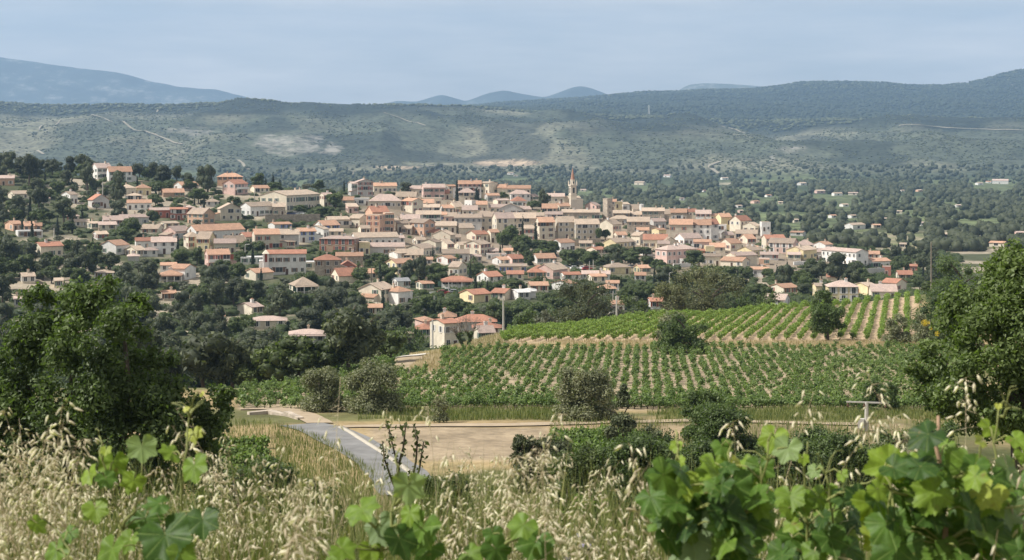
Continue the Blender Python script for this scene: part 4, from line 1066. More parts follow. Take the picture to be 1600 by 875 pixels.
# lattice mast on the plateau
def mast():
    X, Y, z = ground(1014, 181, 4700, 5700); r = empty('lattice_mast', (X, Y, z)); m = MB(); h = 38
    for a in (-1, 1):
        for b in (-1, 1): m.tube([(a * 3, b * 3, 0), (a * .5, b * .5, h)], .35, 4)
    for k in range(6):
        q = 3 - 2.5 * k / 6; zz = h * k / 6; q2 = 3 - 2.5 * (k + 1) / 6; z2 = h * (k + 1) / 6
        m.tube([(-q, -q, zz), (q2, -q2, z2)], .25, 4); m.tube([(q, -q, zz), (-q2, -q2, z2)], .25, 4)
    m.build('lattice', M['frame'], r); m = MB(); m.box(-5, 5, -.3, .3, h * .8, h * .82); m.build('crossarm', M['frame'], r)
    tag(r, 'small pale lattice pylon on the plateau edge', 'pylon')
mast()
# ================================================================== VEGETATION
FM = {
 'pine': foliage('pine_needles', (.038, .05, .027), (.13, .145, .068), .2, .6),
 'broad': foliage('broad_leaves', (.043, .063, .022), (.145, .18, .062), .3, .55),
 'olive': foliage('olive_leaves', (.095, .105, .07), (.2, .21, .145), .15, .6),
 'cypress': foliage('cypress_sprays', (.014, .024, .012), (.036, .052, .024), .08, .65),
 'oak': foliage('oak_leaves', (.038, .06, .022), (.15, .205, .07), .36, .5, vary=False),
 'oak2': foliage('pale_oak_leaves', (.055, .085, .028), (.2, .26, .09), .4, .5, vary=False),
 'pine2': foliage('olive_pine_needles', (.06, .068, .03), (.19, .195, .085), .2, .6, vary=False),
 'sage': foliage('grey_green_leaves', (.12, .135, .075), (.27, .275, .16), .22, .6, vary=False),
 'gorse': foliage('yellow_broom_flowers', (.45, .33, .02), (.7, .54, .05), .2, .6),
 'lime': foliage('young_green_leaves', (.09, .14, .025), (.2, .27, .055), .3, .5),
 'vine': foliage('vine_leaves_far', (.09, .15, .028), (.235, .31, .07), .35, .5),
 'vineb': foliage('vine_leaves_lower', (.075, .125, .035), (.21, .28, .085), .35, .5),
 'dead': foliage('dry_twigs', (.2, .17, .14), (.32, .28, .25), 0, .9),
 'flower': foliage('violet_flowers', (.3, .26, .5), (.42, .38, .62), .2, .6),
}
M['bark'] = plain('bark', (.10, .08, .062), .95, .3, 4); M['pale_bark'] = plain('pale_bark', (.21, .18, .15), .95, .25, 4)
def unit(a): return a / np.maximum(np.linalg.norm(a, axis=-1, keepdims=True), 1e-9)
def leaf_quads(P, N, size, rng, asp=.55, S=None):
    n = len(P); t = unit(np.cross(N, unit(rng.normal(size=(n, 3))))); b = np.cross(N, t)
    s = size * rng.uniform(.6, 1.35, (n, 1)) if S is None else S
    q = np.stack([P - t * s, P + b * s * asp, P + t * s, P - b * s * asp], 1)
    return q.reshape(-1, 3)
def ico():
    import bmesh
    bm = bmesh.new(); bmesh.ops.create_icosphere(bm, subdivisions=2, radius=1); V = np.array([v.co[:] for v in bm.verts]); T = np.array([[v.index for v in f.verts] for f in bm.faces])
    bmesh.ops.create_icosphere; bm.free(); return V, T
ICO_V, ICO_T = ico()
def crown_np(clumps, n, size, rng, up=.35, asp=.55, core=.62, squash=.85, shell=.45, ct=.12):
    """leaf-sized faces spread through clumps (x,y,z,r); returns V, [quads, tris], rnd"""
    c = np.array(clumps, float); w = c[:, 3] ** 2; idx = rng.choice(len(c), n, p=w / w.sum())
    d = unit(rng.normal(size=(n, 3))); r = c[idx, 3] * rng.uniform(0, 1, n) ** shell * rng.uniform(.85, 1.18, n)
    P = c[idx, :3] + d * r[:, None] * np.array([1, 1, squash])
    N = unit(d * .55 + rng.normal(size=(n, 3)) * .6 + np.array([0, 0, up]))
    V = leaf_quads(P, N, size, rng, asp); Q = np.arange(4 * n).reshape(-1, 4)
    tone = rng.uniform(0, 1, len(c))
    rn = np.repeat(np.clip(rng.uniform(0, 1, n) * .6 + .4 * tone[idx], 0, 1), 4)
    F = [Q]
    if core:
        Vs = []; Ts = []; o = len(V)
        for x, y, z, r0 in c:
            k = 1 + .25 * (rng.uniform(-1, 1, len(ICO_V)))
            Vs.append(ICO_V * (r0 * core * k)[:, None] * np.array([1, 1, squash]) + np.array([x, y, z])); Ts.append(ICO_T + o); o += len(ICO_V)
        V = np.concatenate([V] + Vs); F.append(np.concatenate(Ts)); rn = np.concatenate([rn, np.full(o - len(rn), ct)])
    return V, F, rn
def crown_mesh(name, clumps, n, size, mat, rng, **k):
    V, F, rn = crown_np(clumps, n, size, rng, **k); return bigdata(name, V, F, mat, rnd=rn)
def trunk_mesh(name, h, r, rng, limbs=4, mat=None, lean=.06, top=.75, spread=.3):
    mb = MB(); pts = [(0, 0, -.5)] + [(lean * h * (t * rng.uniform(-1, 1)), lean * h * (t * rng.uniform(-1, 1)), h * top * t) for t in (.25, .5, .75, 1)]
    mb.tube(pts, [r * 1.3, r, r * .85, r * .65, r * .35], 7)
    for k in range(limbs):
        a = 2 * math.pi * (k + rng.uniform(0, .6)) / max(limbs, 1); t = rng.uniform(.45, .85); p = Vector(pts[min(4, 1 + int(t * 4))])
        e = p + Vector((math.cos(a) * spread * h, math.sin(a) * spread * h, h * rng.uniform(.12, .28)))
        mb.tube([p, p.lerp(e, .5) + Vector((0, 0, .03 * h)), e], [r * .5, r * .35, r * .12], 5)
    return mb.data(name, mat or M['bark'])
# unit prototypes: crowns in a box about 1 wide (x,y -.5...5) and 1 tall (z 0..1)
PROTO = {}
def make_protos():
    for k in range(6):      # Aleppo pines: flattened irregular lobes on a visible trunk
        rng = np.random.default_rng(100 + k); cl = []
        for j in range(9 + k % 3):
            a = rng.uniform(0, 6.28); q = rng.uniform(.05, .36); z = rng.uniform(.42, .86) - .25 * q; cl.append((q * math.cos(a), q * math.sin(a), z, rng.uniform(.12, .2)))
        cl.append((0, 0, .72, .24)); cl.append((rng.uniform(-.1, .1), 0, .5, .22))
        if k >= 3: cl += [(rng.uniform(-.25, .25), rng.uniform(-.25, .25), .28, .2), (0, 0, .33, .25), (-.22, .1, .3, .17), (.24, -.1, .26, .17)]
        PROTO['pine', k] = (crown_mesh('crown', cl, 2300, .042, FM['pine'], rng, asp=.4, core=.78), trunk_mesh('trunk', 1, .03, rng, 4, spread=.22))
    for k in range(6):      # round broadleaf trees
        rng = np.random.default_rng(200 + k); cl = [(0, 0, .5, .32)]
        for j in range(11):
            a = rng.uniform(0, 6.28); e = rng.uniform(-.4, 1.2); q = .32 * math.cos(e); cl.append((q * math.cos(a), q * math.sin(a), .5 + .32 * math.sin(e), rng.uniform(.13, .22)))
        PROTO['broad', k] = (crown_mesh('crown', cl, 2000, .042, FM['broad'], rng, core=.78), trunk_mesh('trunk', .7, .035, rng, 3))
    for k in range(4):
        rng = np.random.default_rng(300 + k); cl = [(0, 0, .5, .3)]
        for j in range(12):
            a = rng.uniform(0, 6.28); e = rng.uniform(-.4, 1.2); q = .33 * math.cos(e); cl.append((q * math.cos(a), q * math.sin(a), .5 + .3 * math.sin(e), rng.uniform(.11, .18)))
        PROTO['olive', k] = (crown_mesh('crown', cl, 1300, .036, FM['olive'], rng, asp=.3, core=.6), trunk_mesh('trunk', .6, .05, rng, 3))
    for k in range(3):
        rng = np.random.default_rng(400 + k); cl = []
        for j in range(13):
            t = j / 12; r = .5 * (1 - t) ** .6 * min(1, .55 + t * 3); cl.append((rng.uniform(-.06, .06), rng.uniform(-.06, .06), .06 + .88 * t, max(.06, r * .85)))
        V, F_, rn = crown_np([(x, y, z * 4, r) for x, y, z, r in cl], 900, .11, rng, up=.7, asp=.35, core=.78, squash=1.25); V[:, 2] /= 4
        PROTO['cypress', k] = (bigdata('crown', V, F_, FM['cypress'], rnd=rn), trunk_mesh('trunk', .4, .05, rng, 0))
    rng = np.random.default_rng(500); V = []; F_ = []
    for j in range(34):     # date palm fronds
        a = rng.uniform(0, 6.28); e = rng.uniform(-.3, 1.25); L = rng.uniform(.42, .55); p0 = np.array([0, 0, .62]); d = np.array([math.cos(a) * math.cos(e), math.sin(a) * math.cos(e), math.sin(e)]); sd = np.array([-math.sin(a), math.cos(a), 0])
        pr = None
        for t in np.linspace(0, 1, 6):
            p = p0 + d * L * t - np.array([0, 0, .28 * t * t]); wv = .055 * math.sin(min(1, t + .18) * 3.0); cur = (p - sd * wv - np.array([0, 0, .02]), p, p + sd * wv - np.array([0, 0, .02]))
            b = len(V); V += list(cur)
            if pr is not None: F_ += [(pr, pr + 1, b + 1, b), (pr + 1, pr + 2, b + 2, b + 1)]
            pr = b
    V = np.array(V); PROTO['palm', 0] = (bigdata('crown', V, np.array(F_), FM['broad'], rnd=rng.uniform(0, 1, len(V))), trunk_mesh('trunk', .82, .05, rng, 0, lean=.01))
make_protos()
NPROTO = {'pine': 6, 'broad': 6, 'olive': 4, 'cypress': 3, 'palm': 1}
KNAME = {'pine': 'pine_tree', 'broad': 'broadleaf_tree', 'olive': 'olive_tree', 'cypress': 'cypress_tree', 'palm': 'palm_tree'}
KWORD = {'pine': 'pine', 'broad': 'broadleaf tree', 'olive': 'olive tree', 'cypress': 'cypress', 'palm': 'palm'}
KLOOK = {'pine': 'dark', 'broad': 'round green', 'olive': 'grey-green', 'cypress': 'slim dark', 'palm': 'feathery'}
KGROUP = {'pine': 'pines on the village hill', 'broad': 'broadleaf trees among the houses', 'olive': 'olive trees among the houses', 'cypress': 'cypresses among the houses', 'palm': 'palms among the houses'}
COUNT = dict.fromkeys(NPROTO, 0); TREES = []
TRNG = random.Random(77)
def tree(kind, px, pyb, w, h, y0=385, y1=905, pos=None, label=None):
    X, Y, z = pos or ground(px, pyb, y0, y1, 520)
    s = Y / F; k = TRNG.randrange(NPROTO[kind])
    r = empty(KNAME[kind], (X, Y, z - .1), TRNG.uniform(0, 6.28)); W, Hh = w * s, h * s
    cd, td = PROTO[kind, k]; c = link('crown', cd, r); c.scale = (W, W, Hh); t = link('trunk', td, r); t.scale = (Hh, Hh, Hh)
    r['category'] = 'tree'; r['group'] = KGROUP[kind]; COUNT[kind] += 1; TREES.append((px, pyb, w, h))
    size = 'small' if Hh < 6 else ('big' if Hh > 11.5 else '')
    sh = {'cypress': KLOOK[kind]}.get(kind, (size + ' ' if size else '') + KLOOK[kind])
    if label: r['label'] = label
    else: later(r, f'{sh} {KWORD[kind]}', px, pyb - h / 2)
    return r
EXPL = '''
pine 10 277 40 44;pine 45 290 40 54;pine 82 276 26 30;pine 110 273 26 34;pine 128 271 30 38;pine 150 268 24 26;pine 137 304 34 54;pine 166 263 20 16;pine 188 274 26 26;pine 218 273 26 28;pine 242 277 24 32
pine 276 288 26 32;pine 325 302 36 50;pine 183 320 32 60;pine 60 330 40 40;pine 100 352 50 50;pine 25 350 40 50;broad 262 300 26 20;broad 297 300 26 22;broad 310 318 36 26;broad 404 296 30 28;broad 430 297 30 14;broad 365 326 24 22
cypress 409 284 6 18;cypress 415 284 7 20;cypress 426.5 284 11 27;cypress 437.5 284 8 20;cypress 384 282 5 17;olive 478 297 22 16;broad 497 301 23 22;broad 524 326 32 30;cypress 537.5 303 6 26;cypress 553 301 7 24;broad 470 335 26 16;broad 505 340 30 18
pine 635 292 26 22;pine 660 292 26 16;pine 690 289 28 24;pine 676 291 20 18;cypress 714 317 9 40;cypress 737.5 302 7 22;cypress 745 317 13 28;broad 790 308 22 20;broad 802 306 14 12;pine 847 328 24 36;broad 832 328 24 16;pine 855 325 14 24
cypress 817 374 6.5 42;cypress 837 378 9 36;broad 847 372 11 20;broad 798 386 34 38;broad 815 398 40 34;broad 845 396 40 26;broad 785 388 26 30;broad 866 400 30 26;palm 741 421 15 27;palm 714 412 14 20;palm 1200 396 14 16;palm 500 408 14 22;palm 560 424 12 20
broad 238 352 24 26;cypress 278 407 9 44;cypress 113 364 6 32;cypress 35 364 7 32;cypress 46 348 9 38;cypress 145 386 4 22;cypress 50 374 9 36;cypress 128 352 8 34;cypress 135 402 5 20;broad 203 372 40 36;broad 308 414 28 30;broad 348 432 32 30
broad 383 398 26 24;broad 402 398 30 24;cypress 395 420 10 40;cypress 408 442 8 26;broad 375 412 24 22;pine 655 452 34 56;pine 640 446 34 44;broad 603 440 44 30;broad 563 444 36 28;broad 672 440 22 28;pine 600 532 70 52;pine 575 524 40 40;pine 632 524 40 40;cypress 682 487 10 26;olive 706 494 26 24;olive 728 490 30 22
broad 893 418 42 34;broad 925 414 32 24;pine 957 418 44 38;broad 985 418 40 28;broad 1010 420 26 22;broad 1085 420 40 32;broad 960 392 26 12;broad 1005 402 34 20;broad 935 378 12 26;broad 946 376 18 20
pine 1230 458 32 50;pine 1310 442 52 54;pine 1268 442 46 32;pine 1255 466 34 26;cypress 1394 403 11 24;cypress 1404 403 12 26;cypress 1418 405 18 32;cypress 1428 404 10 22;broad 1385 426 20 14;broad 1400 424 24 18;broad 1418 424 24 18;pine 1443 426 32 28;cypress 1355 404 4 28;broad 1363 392 10 10;broad 1345 440 34 24;broad 1395 446 30 14;broad 1440 446 40 20
broad 1328 470 22 28;pine 1290 470 24 34;cypress 1456 395 6 14;broad 1200 436 24 18;pine 1080 445 26 26;broad 1140 438 40 24;broad 1165 436 26 22;cypress 1325 392 9 12
'''
for it in EXPL.replace('\n', ';').split(';'):
    it = it.split()
    if it: tree(it[0], *[float(v) for v in it[1:]])
def inside(p, poly):
    x, y = p; c = False; j = len(poly) - 1
    for i in range(len(poly)):
        if (poly[i][1] > y) != (poly[j][1] > y) and x < (poly[j][0] - poly[i][0]) * (y - poly[i][1]) / (poly[j][1] - poly[i][1]) + poly[i][0]: c = not c
        j = i
    return c
def free(px, pyb, w, h, Y, tol):
    x0, x1, y0, y1 = px - w * .42, px + w * .42, pyb - h, pyb - h * .1
    for a, b, c, d, hy in KEEP:
        if hy > Y - 4:
            ox = min(x1, b) - max(x0, a); oy = min(y1, d) - max(y0, c)
            if ox > 0 and oy > 0 and ox * oy > tol * (b - a) * (d - c): return False
    return True
HB = [(r.location.x, r.location.y, 6.5) for r, _, _ in HOUSES]
def scatter(poly, n, mix, hm, tol, gap, lim, near=False):
    xs = [p[0] for p in poly]; ys = [p[1] for p in poly]; k = 0; tries = 0; mine = []
    while k < n and tries < n * 40:
        tries += 1
        px, pyb = TRNG.uniform(min(xs), max(xs)), TRNG.uniform(min(ys), max(ys))
        if not inside((px, pyb), poly): continue
        kind = TRNG.choices(list(mix), list(mix.values()))[0]
        if COUNT[kind] >= lim.get(kind, 285): continue
        X, Y, z = ground(px, pyb, 345 if not near else 205, 905 if not near else 345, 400)
        Hm = TRNG.uniform(*hm[kind]); h = Hm * F / Y; w = h * {'pine': TRNG.uniform(.75, 1.2), 'broad': TRNG.uniform(.95, 1.35), 'olive': TRNG.uniform(1.1, 1.5), 'cypress': TRNG.uniform(.2, .27)}[kind]
        if any((X - a) ** 2 + (Y - b) ** 2 < c * c for a, b, c in HB): continue
        if any((px - a) ** 2 + ((pyb - b) * 2.2) ** 2 < (gap * (w + c)) ** 2 for a, b, c in mine): continue
        if not free(px, pyb, w, h, Y, tol): continue
        tree(kind, px, pyb, w, h, pos=(X, Y, z)); mine.append((px, pyb, w)); k += 1
    return k
HM = {'pine': (7.5, 11.5), 'broad': (5, 8.5), 'olive': (3.2, 5), 'cypress': (6.5, 11)}
LIM = {'pine': 290, 'broad': 295, 'olive': 110, 'cypress': 80}
scatter([(200, 590), (420, 590), (600, 560), (640, 560), (600, 590), (500, 625), (300, 640), (200, 640)], 46, {'pine': 4, 'broad': 2.5}, HM, .16, .2, LIM, near=True)
scatter([(-30, 262), (90, 264), (180, 268), (330, 288), (330, 296), (180, 280), (-30, 278)], 20, {'pine': 4, 'broad': 1}, HM, .12, .2, LIM)
scatter([(-40, 410), (60, 405), (150, 440), (260, 440), (420, 440), (540, 450), (600, 480), (640, 520), (640, 548), (560, 560), (440, 592), (300, 600), (-40, 600)], 150, {'pine': 6, 'broad': 2, 'olive': .5}, HM, .16, .26, LIM)
scatter([(-40, 280), (90, 285), (240, 300), (330, 320), (330, 350), (260, 380), (300, 440), (150, 450), (-40, 440)], 130, {'pine': 3, 'broad': 3, 'olive': 2.2, 'cypress': 1}, HM, .12, .28, LIM)
scatter([(520, 400), (700, 400), (900, 390), (1000, 392), (1010, 470), (900, 515), (780, 520), (700, 500), (560, 500)], 130, {'broad': 4, 'olive': 4, 'pine': 1, 'cypress': .4}, dict(HM, broad=(4, 7)), .1, .27, LIM)
scatter([(1000, 400), (1200, 400), (1330, 425), (1460, 400), (1500, 470), (1380, 495), (1200, 515), (1000, 530), (880, 530)], 120, {'broad': 4, 'olive': 2, 'pine': 2.2, 'cypress': .3}, dict(HM, broad=(4, 7)), .1, .27, LIM)
scatter([(300, 290), (560, 300), (900, 330), (1200, 350), (1220, 400), (900, 400), (500, 415), (300, 430)], 70, {'broad': 4, 'olive': 1.5, 'cypress': .4}, dict(HM, broad=(3, 5.5), cypress=(5, 8)), .04, .3, LIM)
for x, y, w, h in ((453, 294, 9, 6),):
    r = tree('broad', x, y, w, h, label='yellow-flowering shrub on the skyline beyond the cypresses'); 
    for c in r.children:
        if c.name.startswith('crown'):
            rng = np.random.default_rng(8); c.data = crown_mesh('crown', [(0, 0, .4, .35), (.2, .1, .55, .25), (-.2, 0, .5, .25)], 400, .09, FM['gorse'], rng)
    r.name = 'flowering_shrub'; r['category'] = 'shrub'; del r['group']
# woods of the plain and the far hill foot: one mass nobody could count
def woods():
    rng = np.random.default_rng(21); n = 60000
    Y = np.exp(rng.uniform(math.log(905), math.log(3500), n)); u = rng.uniform(-.4, .4, n); X = u * Y
    z = gz(X, Y); px = CX + F * X / Y; py = py_of(X, Y, z)
    dens = fbm(X / 190, Y / 420, 61, 3); ok = (dens < .55) | (rng.uniform(0, 1, n) < .18)
    ol = np.exp(-(((px - 1400) / 95) ** 2 + ((py - 380) / 19) ** 2) ** 2); ok &= (rng.uniform(0, 1, n) > ol * .9)
    for (a, b, rx, ry) in ((1230, 338, 62, 6), (1270, 283, 110, 3), (1180, 287, 60, 2), (960, 318, 20, 3), (1530, 350, 40, 5), (1560, 375, 40, 5), (1440, 345, 15, 5), (1500, 365, 40, 5)): ok &= ((px - a) / rx) ** 2 + ((py - b) / ry) ** 2 > 1.1
    crest = np.interp(px, [-200, 0, 400, 700, 900, 1000, 1200, 1300, 1600], [1000, 1000, 960, 930, 930, 950, 950, 930, 910]); ok &= Y > crest
    for x, y, w, k in FAR: ok &= ~((np.abs(px - x) < w * .7 + 2) & (py > y - 1.0) & (py < y + 15))
    ok &= (Y < 3000) | (rng.uniform(0, 1, n) < .5)
    X, Y, z = X[ok][:19000], Y[ok][:19000], z[ok][:19000]; n = len(X)
    h = rng.uniform(3.0, 7.5, n) * (1 + .2 * (Y > 2000)); w = h * rng.uniform(.42, .72, n)
    T = ICO_T; nv = len(ICO_V)
    k = 1 + .35 * rng.uniform(-1, 1, (n, nv))
    V = ICO_V[None] * k[..., None] * np.stack([w, w, h * .55], -1)[:, None] + np.stack([X, Y, z + h * .5], -1)[:, None]
    Tt = (T[None] + (np.arange(n) * nv)[:, None, None]).reshape(-1, 3)
    rn = np.repeat(rng.uniform(0, 1, n), nv) * .7 + .3 * rng.uniform(0, 1, n * nv)
    m_ = 30; dd = unit(rng.normal(size=(n * m_, 3))); wi = np.repeat(np.arange(n), m_)
    P = np.stack([X, Y, z + h * .52], -1)[wi] + dd * np.stack([w, w, h * .58], -1)[wi] * rng.uniform(.85, 1.15, (n * m_, 1))
    LV = leaf_quads(P, unit(dd * .6 + rng.normal(size=dd.shape) * .5 + np.array([0, 0, .4])), 1, rng, .6, S=(w[wi] * rng.uniform(.12, .26, n * m_))[:, None])
    V = V.reshape(-1, 3); LQ = np.arange(len(LV)).reshape(-1, 4) + len(V); rn = np.concatenate([rn * .7, np.repeat(np.clip(.35 * rng.uniform(0, 1, n)[wi] + .65 * rng.uniform(0, 1, n * m_), 0, 1), 4)])
    tag(link('distant_woods', bigdata('distant_woods', np.concatenate([V, LV]), [Tt, LQ], FM['pine'], rnd=rn)), 'dark woodland covering the plain behind the village', 'woods', kind='stuff')
    # ragged tree line along the plateau rim and the wooded ridge
    n = 7000; px = rng.uniform(-150, 1750, n); Y = np.where(rng.uniform(0, 1, n) < .5, rng.uniform(5020, 5500, n), rng.uniform(7900, 8560, n)); X = (px - CX) / F * Y; z = gz(X, Y)
    h = rng.uniform(4, 8, n); w = h * rng.uniform(.7, 1.2, n); k = 1 + .3 * rng.uniform(-1, 1, (n, nv))
    V = ICO_V[None] * k[..., None] * np.stack([w, w, h * .55], -1)[:, None] + np.stack([X, Y, z + h * .4], -1)[:, None]
    Tt = (T[None] + (np.arange(n) * nv)[:, None, None]).reshape(-1, 3)
    tag(link('ridge_woods', bigdata('ridge_woods', V.reshape(-1, 3), Tt, FM['pine'], rnd=np.repeat(rng.uniform(0, 1, n), nv))), 'ragged line of forest along the plateau rim and the wooded ridge', 'woods', kind='stuff')
woods()
def hill_scrub():
    import bmesh
    bm = bmesh.new(); bmesh.ops.create_icosphere(bm, subdivisions=1, radius=1); V1 = np.array([v.co[:] for v in bm.verts]); T1 = np.array([[v.index for v in f.verts] for f in bm.faces]); bm.free(); nv = len(V1)
    rng = np.random.default_rng(27)
    for name, n, y0, y1, h0, h1, lab in (('hill_scrub', 11000, 3350, 5250, 1.6, 4.2, 'dark scrub bushes speckling the limestone hills'), ('ridge_forest', 17000, 5500, 8450, 6, 11, 'forest canopy over the far wooded ridge')):
        Y = rng.uniform(y0, y1, n * 2); px = rng.uniform(-80 if y0 < 5000 else 700, 1680, n * 2); X = (px - CX) / F * Y; z = gz(X, Y); py = py_of(X, Y, z)
        ok = rng.uniform(0, 1, n * 2) < (.06 + .94 * sst(fbm(X / 130, Y / 260, 99), .47, .62) if y0 < 5000 else 1)
        for (a, b, rx, ry) in ((455, 226, 80, 22), (300, 205, 60, 12), (792, 255, 44, 5), (1240, 234, 45, 10)): ok &= ~((((px - a) / rx) ** 2 + ((py - b) / ry) ** 2 < 1) & (rng.uniform(0, 1, n * 2) < (.6 if b != 255 else 1)))
        X, Y, z = X[ok][:n], Y[ok][:n], z[ok][:n]; m = len(X); h = rng.uniform(h0, h1, m); w = h * rng.uniform(.6, 1.1, m); k = 1 + .3 * rng.uniform(-1, 1, (m, nv))
        V = V1[None] * k[..., None] * np.stack([w, w, h * .55], -1)[:, None] + np.stack([X, Y, z + h * .3], -1)[:, None]
        Tt = (T1[None] + (np.arange(m) * nv)[:, None, None]).reshape(-1, 3)
        tag(link(name, bigdata(name, V.reshape(-1, 3), Tt, FM['pine' if y0 < 5000 else 'cypress'], rnd=np.repeat(rng.uniform(0, .8, m), nv))), lab, 'scrub' if y0 < 5000 else 'woods', kind='stuff')
hill_scrub()
def undergrowth():
    """low garden scrub and hedging that fills the ground between houses and trees"""
    rng = np.random.default_rng(23); n = 7500
    px = rng.uniform(-60, 1500, n); pyb = rng.uniform(270, 600, n)
    Y = np.where((rng.uniform(0, 1, n) < .2) & (px < 640), rng.uniform(205, 350, n), rng.uniform(350, 900, n)); X = (px - CX) / F * Y; z = gz(X, Y)
    g = fbm(X / 22, Y / 30, 51); core = sst(Y, 600, 680) * sst(px, 520, 600) * (1 - sst(px, 1250, 1350))
    ok = (rng.uniform(0, 1, n) > core * .8) & ((Y > 345) | (Y > np.interp(px, [370, 400, 500, 600, 640], [196, 200, 222, 248, 262])))
    hx = np.array([(a, b) for a, b, _ in HB]); bad = np.zeros(n, bool)
    for a, b in hx: bad |= ((X - a) ** 2 + (Y - b) ** 2 < 6.5 ** 2) | ((np.abs(X - a) < 4.5) & (Y < b) & (Y > b - 13))
    ok &= ~bad; X, Y, z = X[ok], Y[ok], z[ok]; n = len(X)
    h = rng.uniform(.8, 2.4, n); w = h * rng.uniform(.8, 1.3, n); nv = len(ICO_V); k = 1 + .35 * rng.uniform(-1, 1, (n, nv))
    V = ICO_V[None] * k[..., None] * np.stack([w, w, h * .6], -1)[:, None] + np.stack([X, Y, z + h * .3], -1)[:, None]
    Tt = (ICO_T[None] + (np.arange(n) * nv)[:, None, None]).reshape(-1, 3)
    m_ = 70; wi = np.repeat(np.arange(n), m_); dd = unit(rng.normal(size=(n * m_, 3)))
    P = np.stack([X, Y, z + h * .35], -1)[wi] + dd * np.stack([w, w, h * .65], -1)[wi] * rng.uniform(.75, 1.2, (n * m_, 1))
    LV = leaf_quads(P, unit(dd * .5 + rng.normal(size=dd.shape) * .6 + np.array([0, 0, .4])), .26, rng, .6)
    V = V.reshape(-1, 3); LQ = np.arange(len(LV)).reshape(-1, 4) + len(V); rn = np.concatenate([np.full(len(V), .1), np.repeat(np.clip(.6 * rng.uniform(0, 1, n)[wi] + .4 * rng.uniform(0, 1, n * m_), 0, 1), 4)])
    V[:, 2] -= .25
    tag(link('undergrowth', bigdata('undergrowth', np.concatenate([V, LV]), [Tt, LQ], FM['broad'], rnd=rn)), 'low scrub and hedging between the houses', 'undergrowth', kind='stuff')
undergrowth()
# ================================================================== VINEYARDS
def vine_protos(mat, hgt, wid, n, size, seed, k):
    out = []
    for j in range(k):
        rng = np.random.default_rng(seed + j)
        cl = [(rng.uniform(-.2, .2) * wid, rng.uniform(-.3, .3) * wid, hgt * rng.uniform(.35, .75), wid * rng.uniform(.25, .42)) for _ in range(5)] + [(0, 0, hgt * .5, wid * .42)]
        V, F_, rn = crown_np(cl, n, size, rng, up=.5, asp=.7, core=.34, squash=1.15, ct=.4); out.append((V, F_, rn))
    return out
def plant_all(name, protos, mat, spots, nthings, things_label, thing_group, stuff_label):
    """the nearest plants are things of their own (leaves + stock); the rest are one mass"""
    rng = np.random.default_rng(3); spots = sorted(spots, key=lambda s: s[1])
    datas = [bigdata('leaves', *p[:2], mat, rnd=p[2]) for p in protos]
    sm = MB(); sm.tube([(0, 0, -.2), (.03, 0, .2), (-.02, .03, .5)], [.05, .045, .03], 6); stock = sm.data('stock', M['bark'])
    for x, y, s, lab in spots[:nthings]:
        r = empty('vine_plant', (x, y, float(gz(x, y))), rng.uniform(0, 6.28)); k = rng.integers(len(datas)); c = link('leaves', datas[k], r); c.scale = (s, s, s * rng.uniform(.85, 1.2)); link('stock', stock, r)
        tag(r, lab or things_label, 'vine', thing_group)
    rest = spots[nthings:]; Vs = []; Qs = []; Ts = []; rs = []; o = 0
    for x, y, s, _ in rest:
        V, F_, rn = protos[rng.integers(len(protos))]; a = rng.uniform(0, 6.28); ca, sa = math.cos(a), math.sin(a); sz = s * rng.uniform(.85, 1.2)
        W = np.stack([(V[:, 0] * ca - V[:, 1] * sa) * s + x, (V[:, 0] * sa + V[:, 1] * ca) * s + y, V[:, 2] * sz + float(gz(x, y))], 1)
        Vs.append(W); Qs.append(F_[0] + o); Ts.append(F_[1] + o); rs.append(np.clip(rn + rng.uniform(-.2, .2), 0, 1)); o += len(V)
    tag(link(name, bigdata(name, np.concatenate(Vs), [np.concatenate(Qs), np.concatenate(Ts)], mat, rnd=np.concatenate(rs))), stuff_label, 'vineyard', kind='stuff')
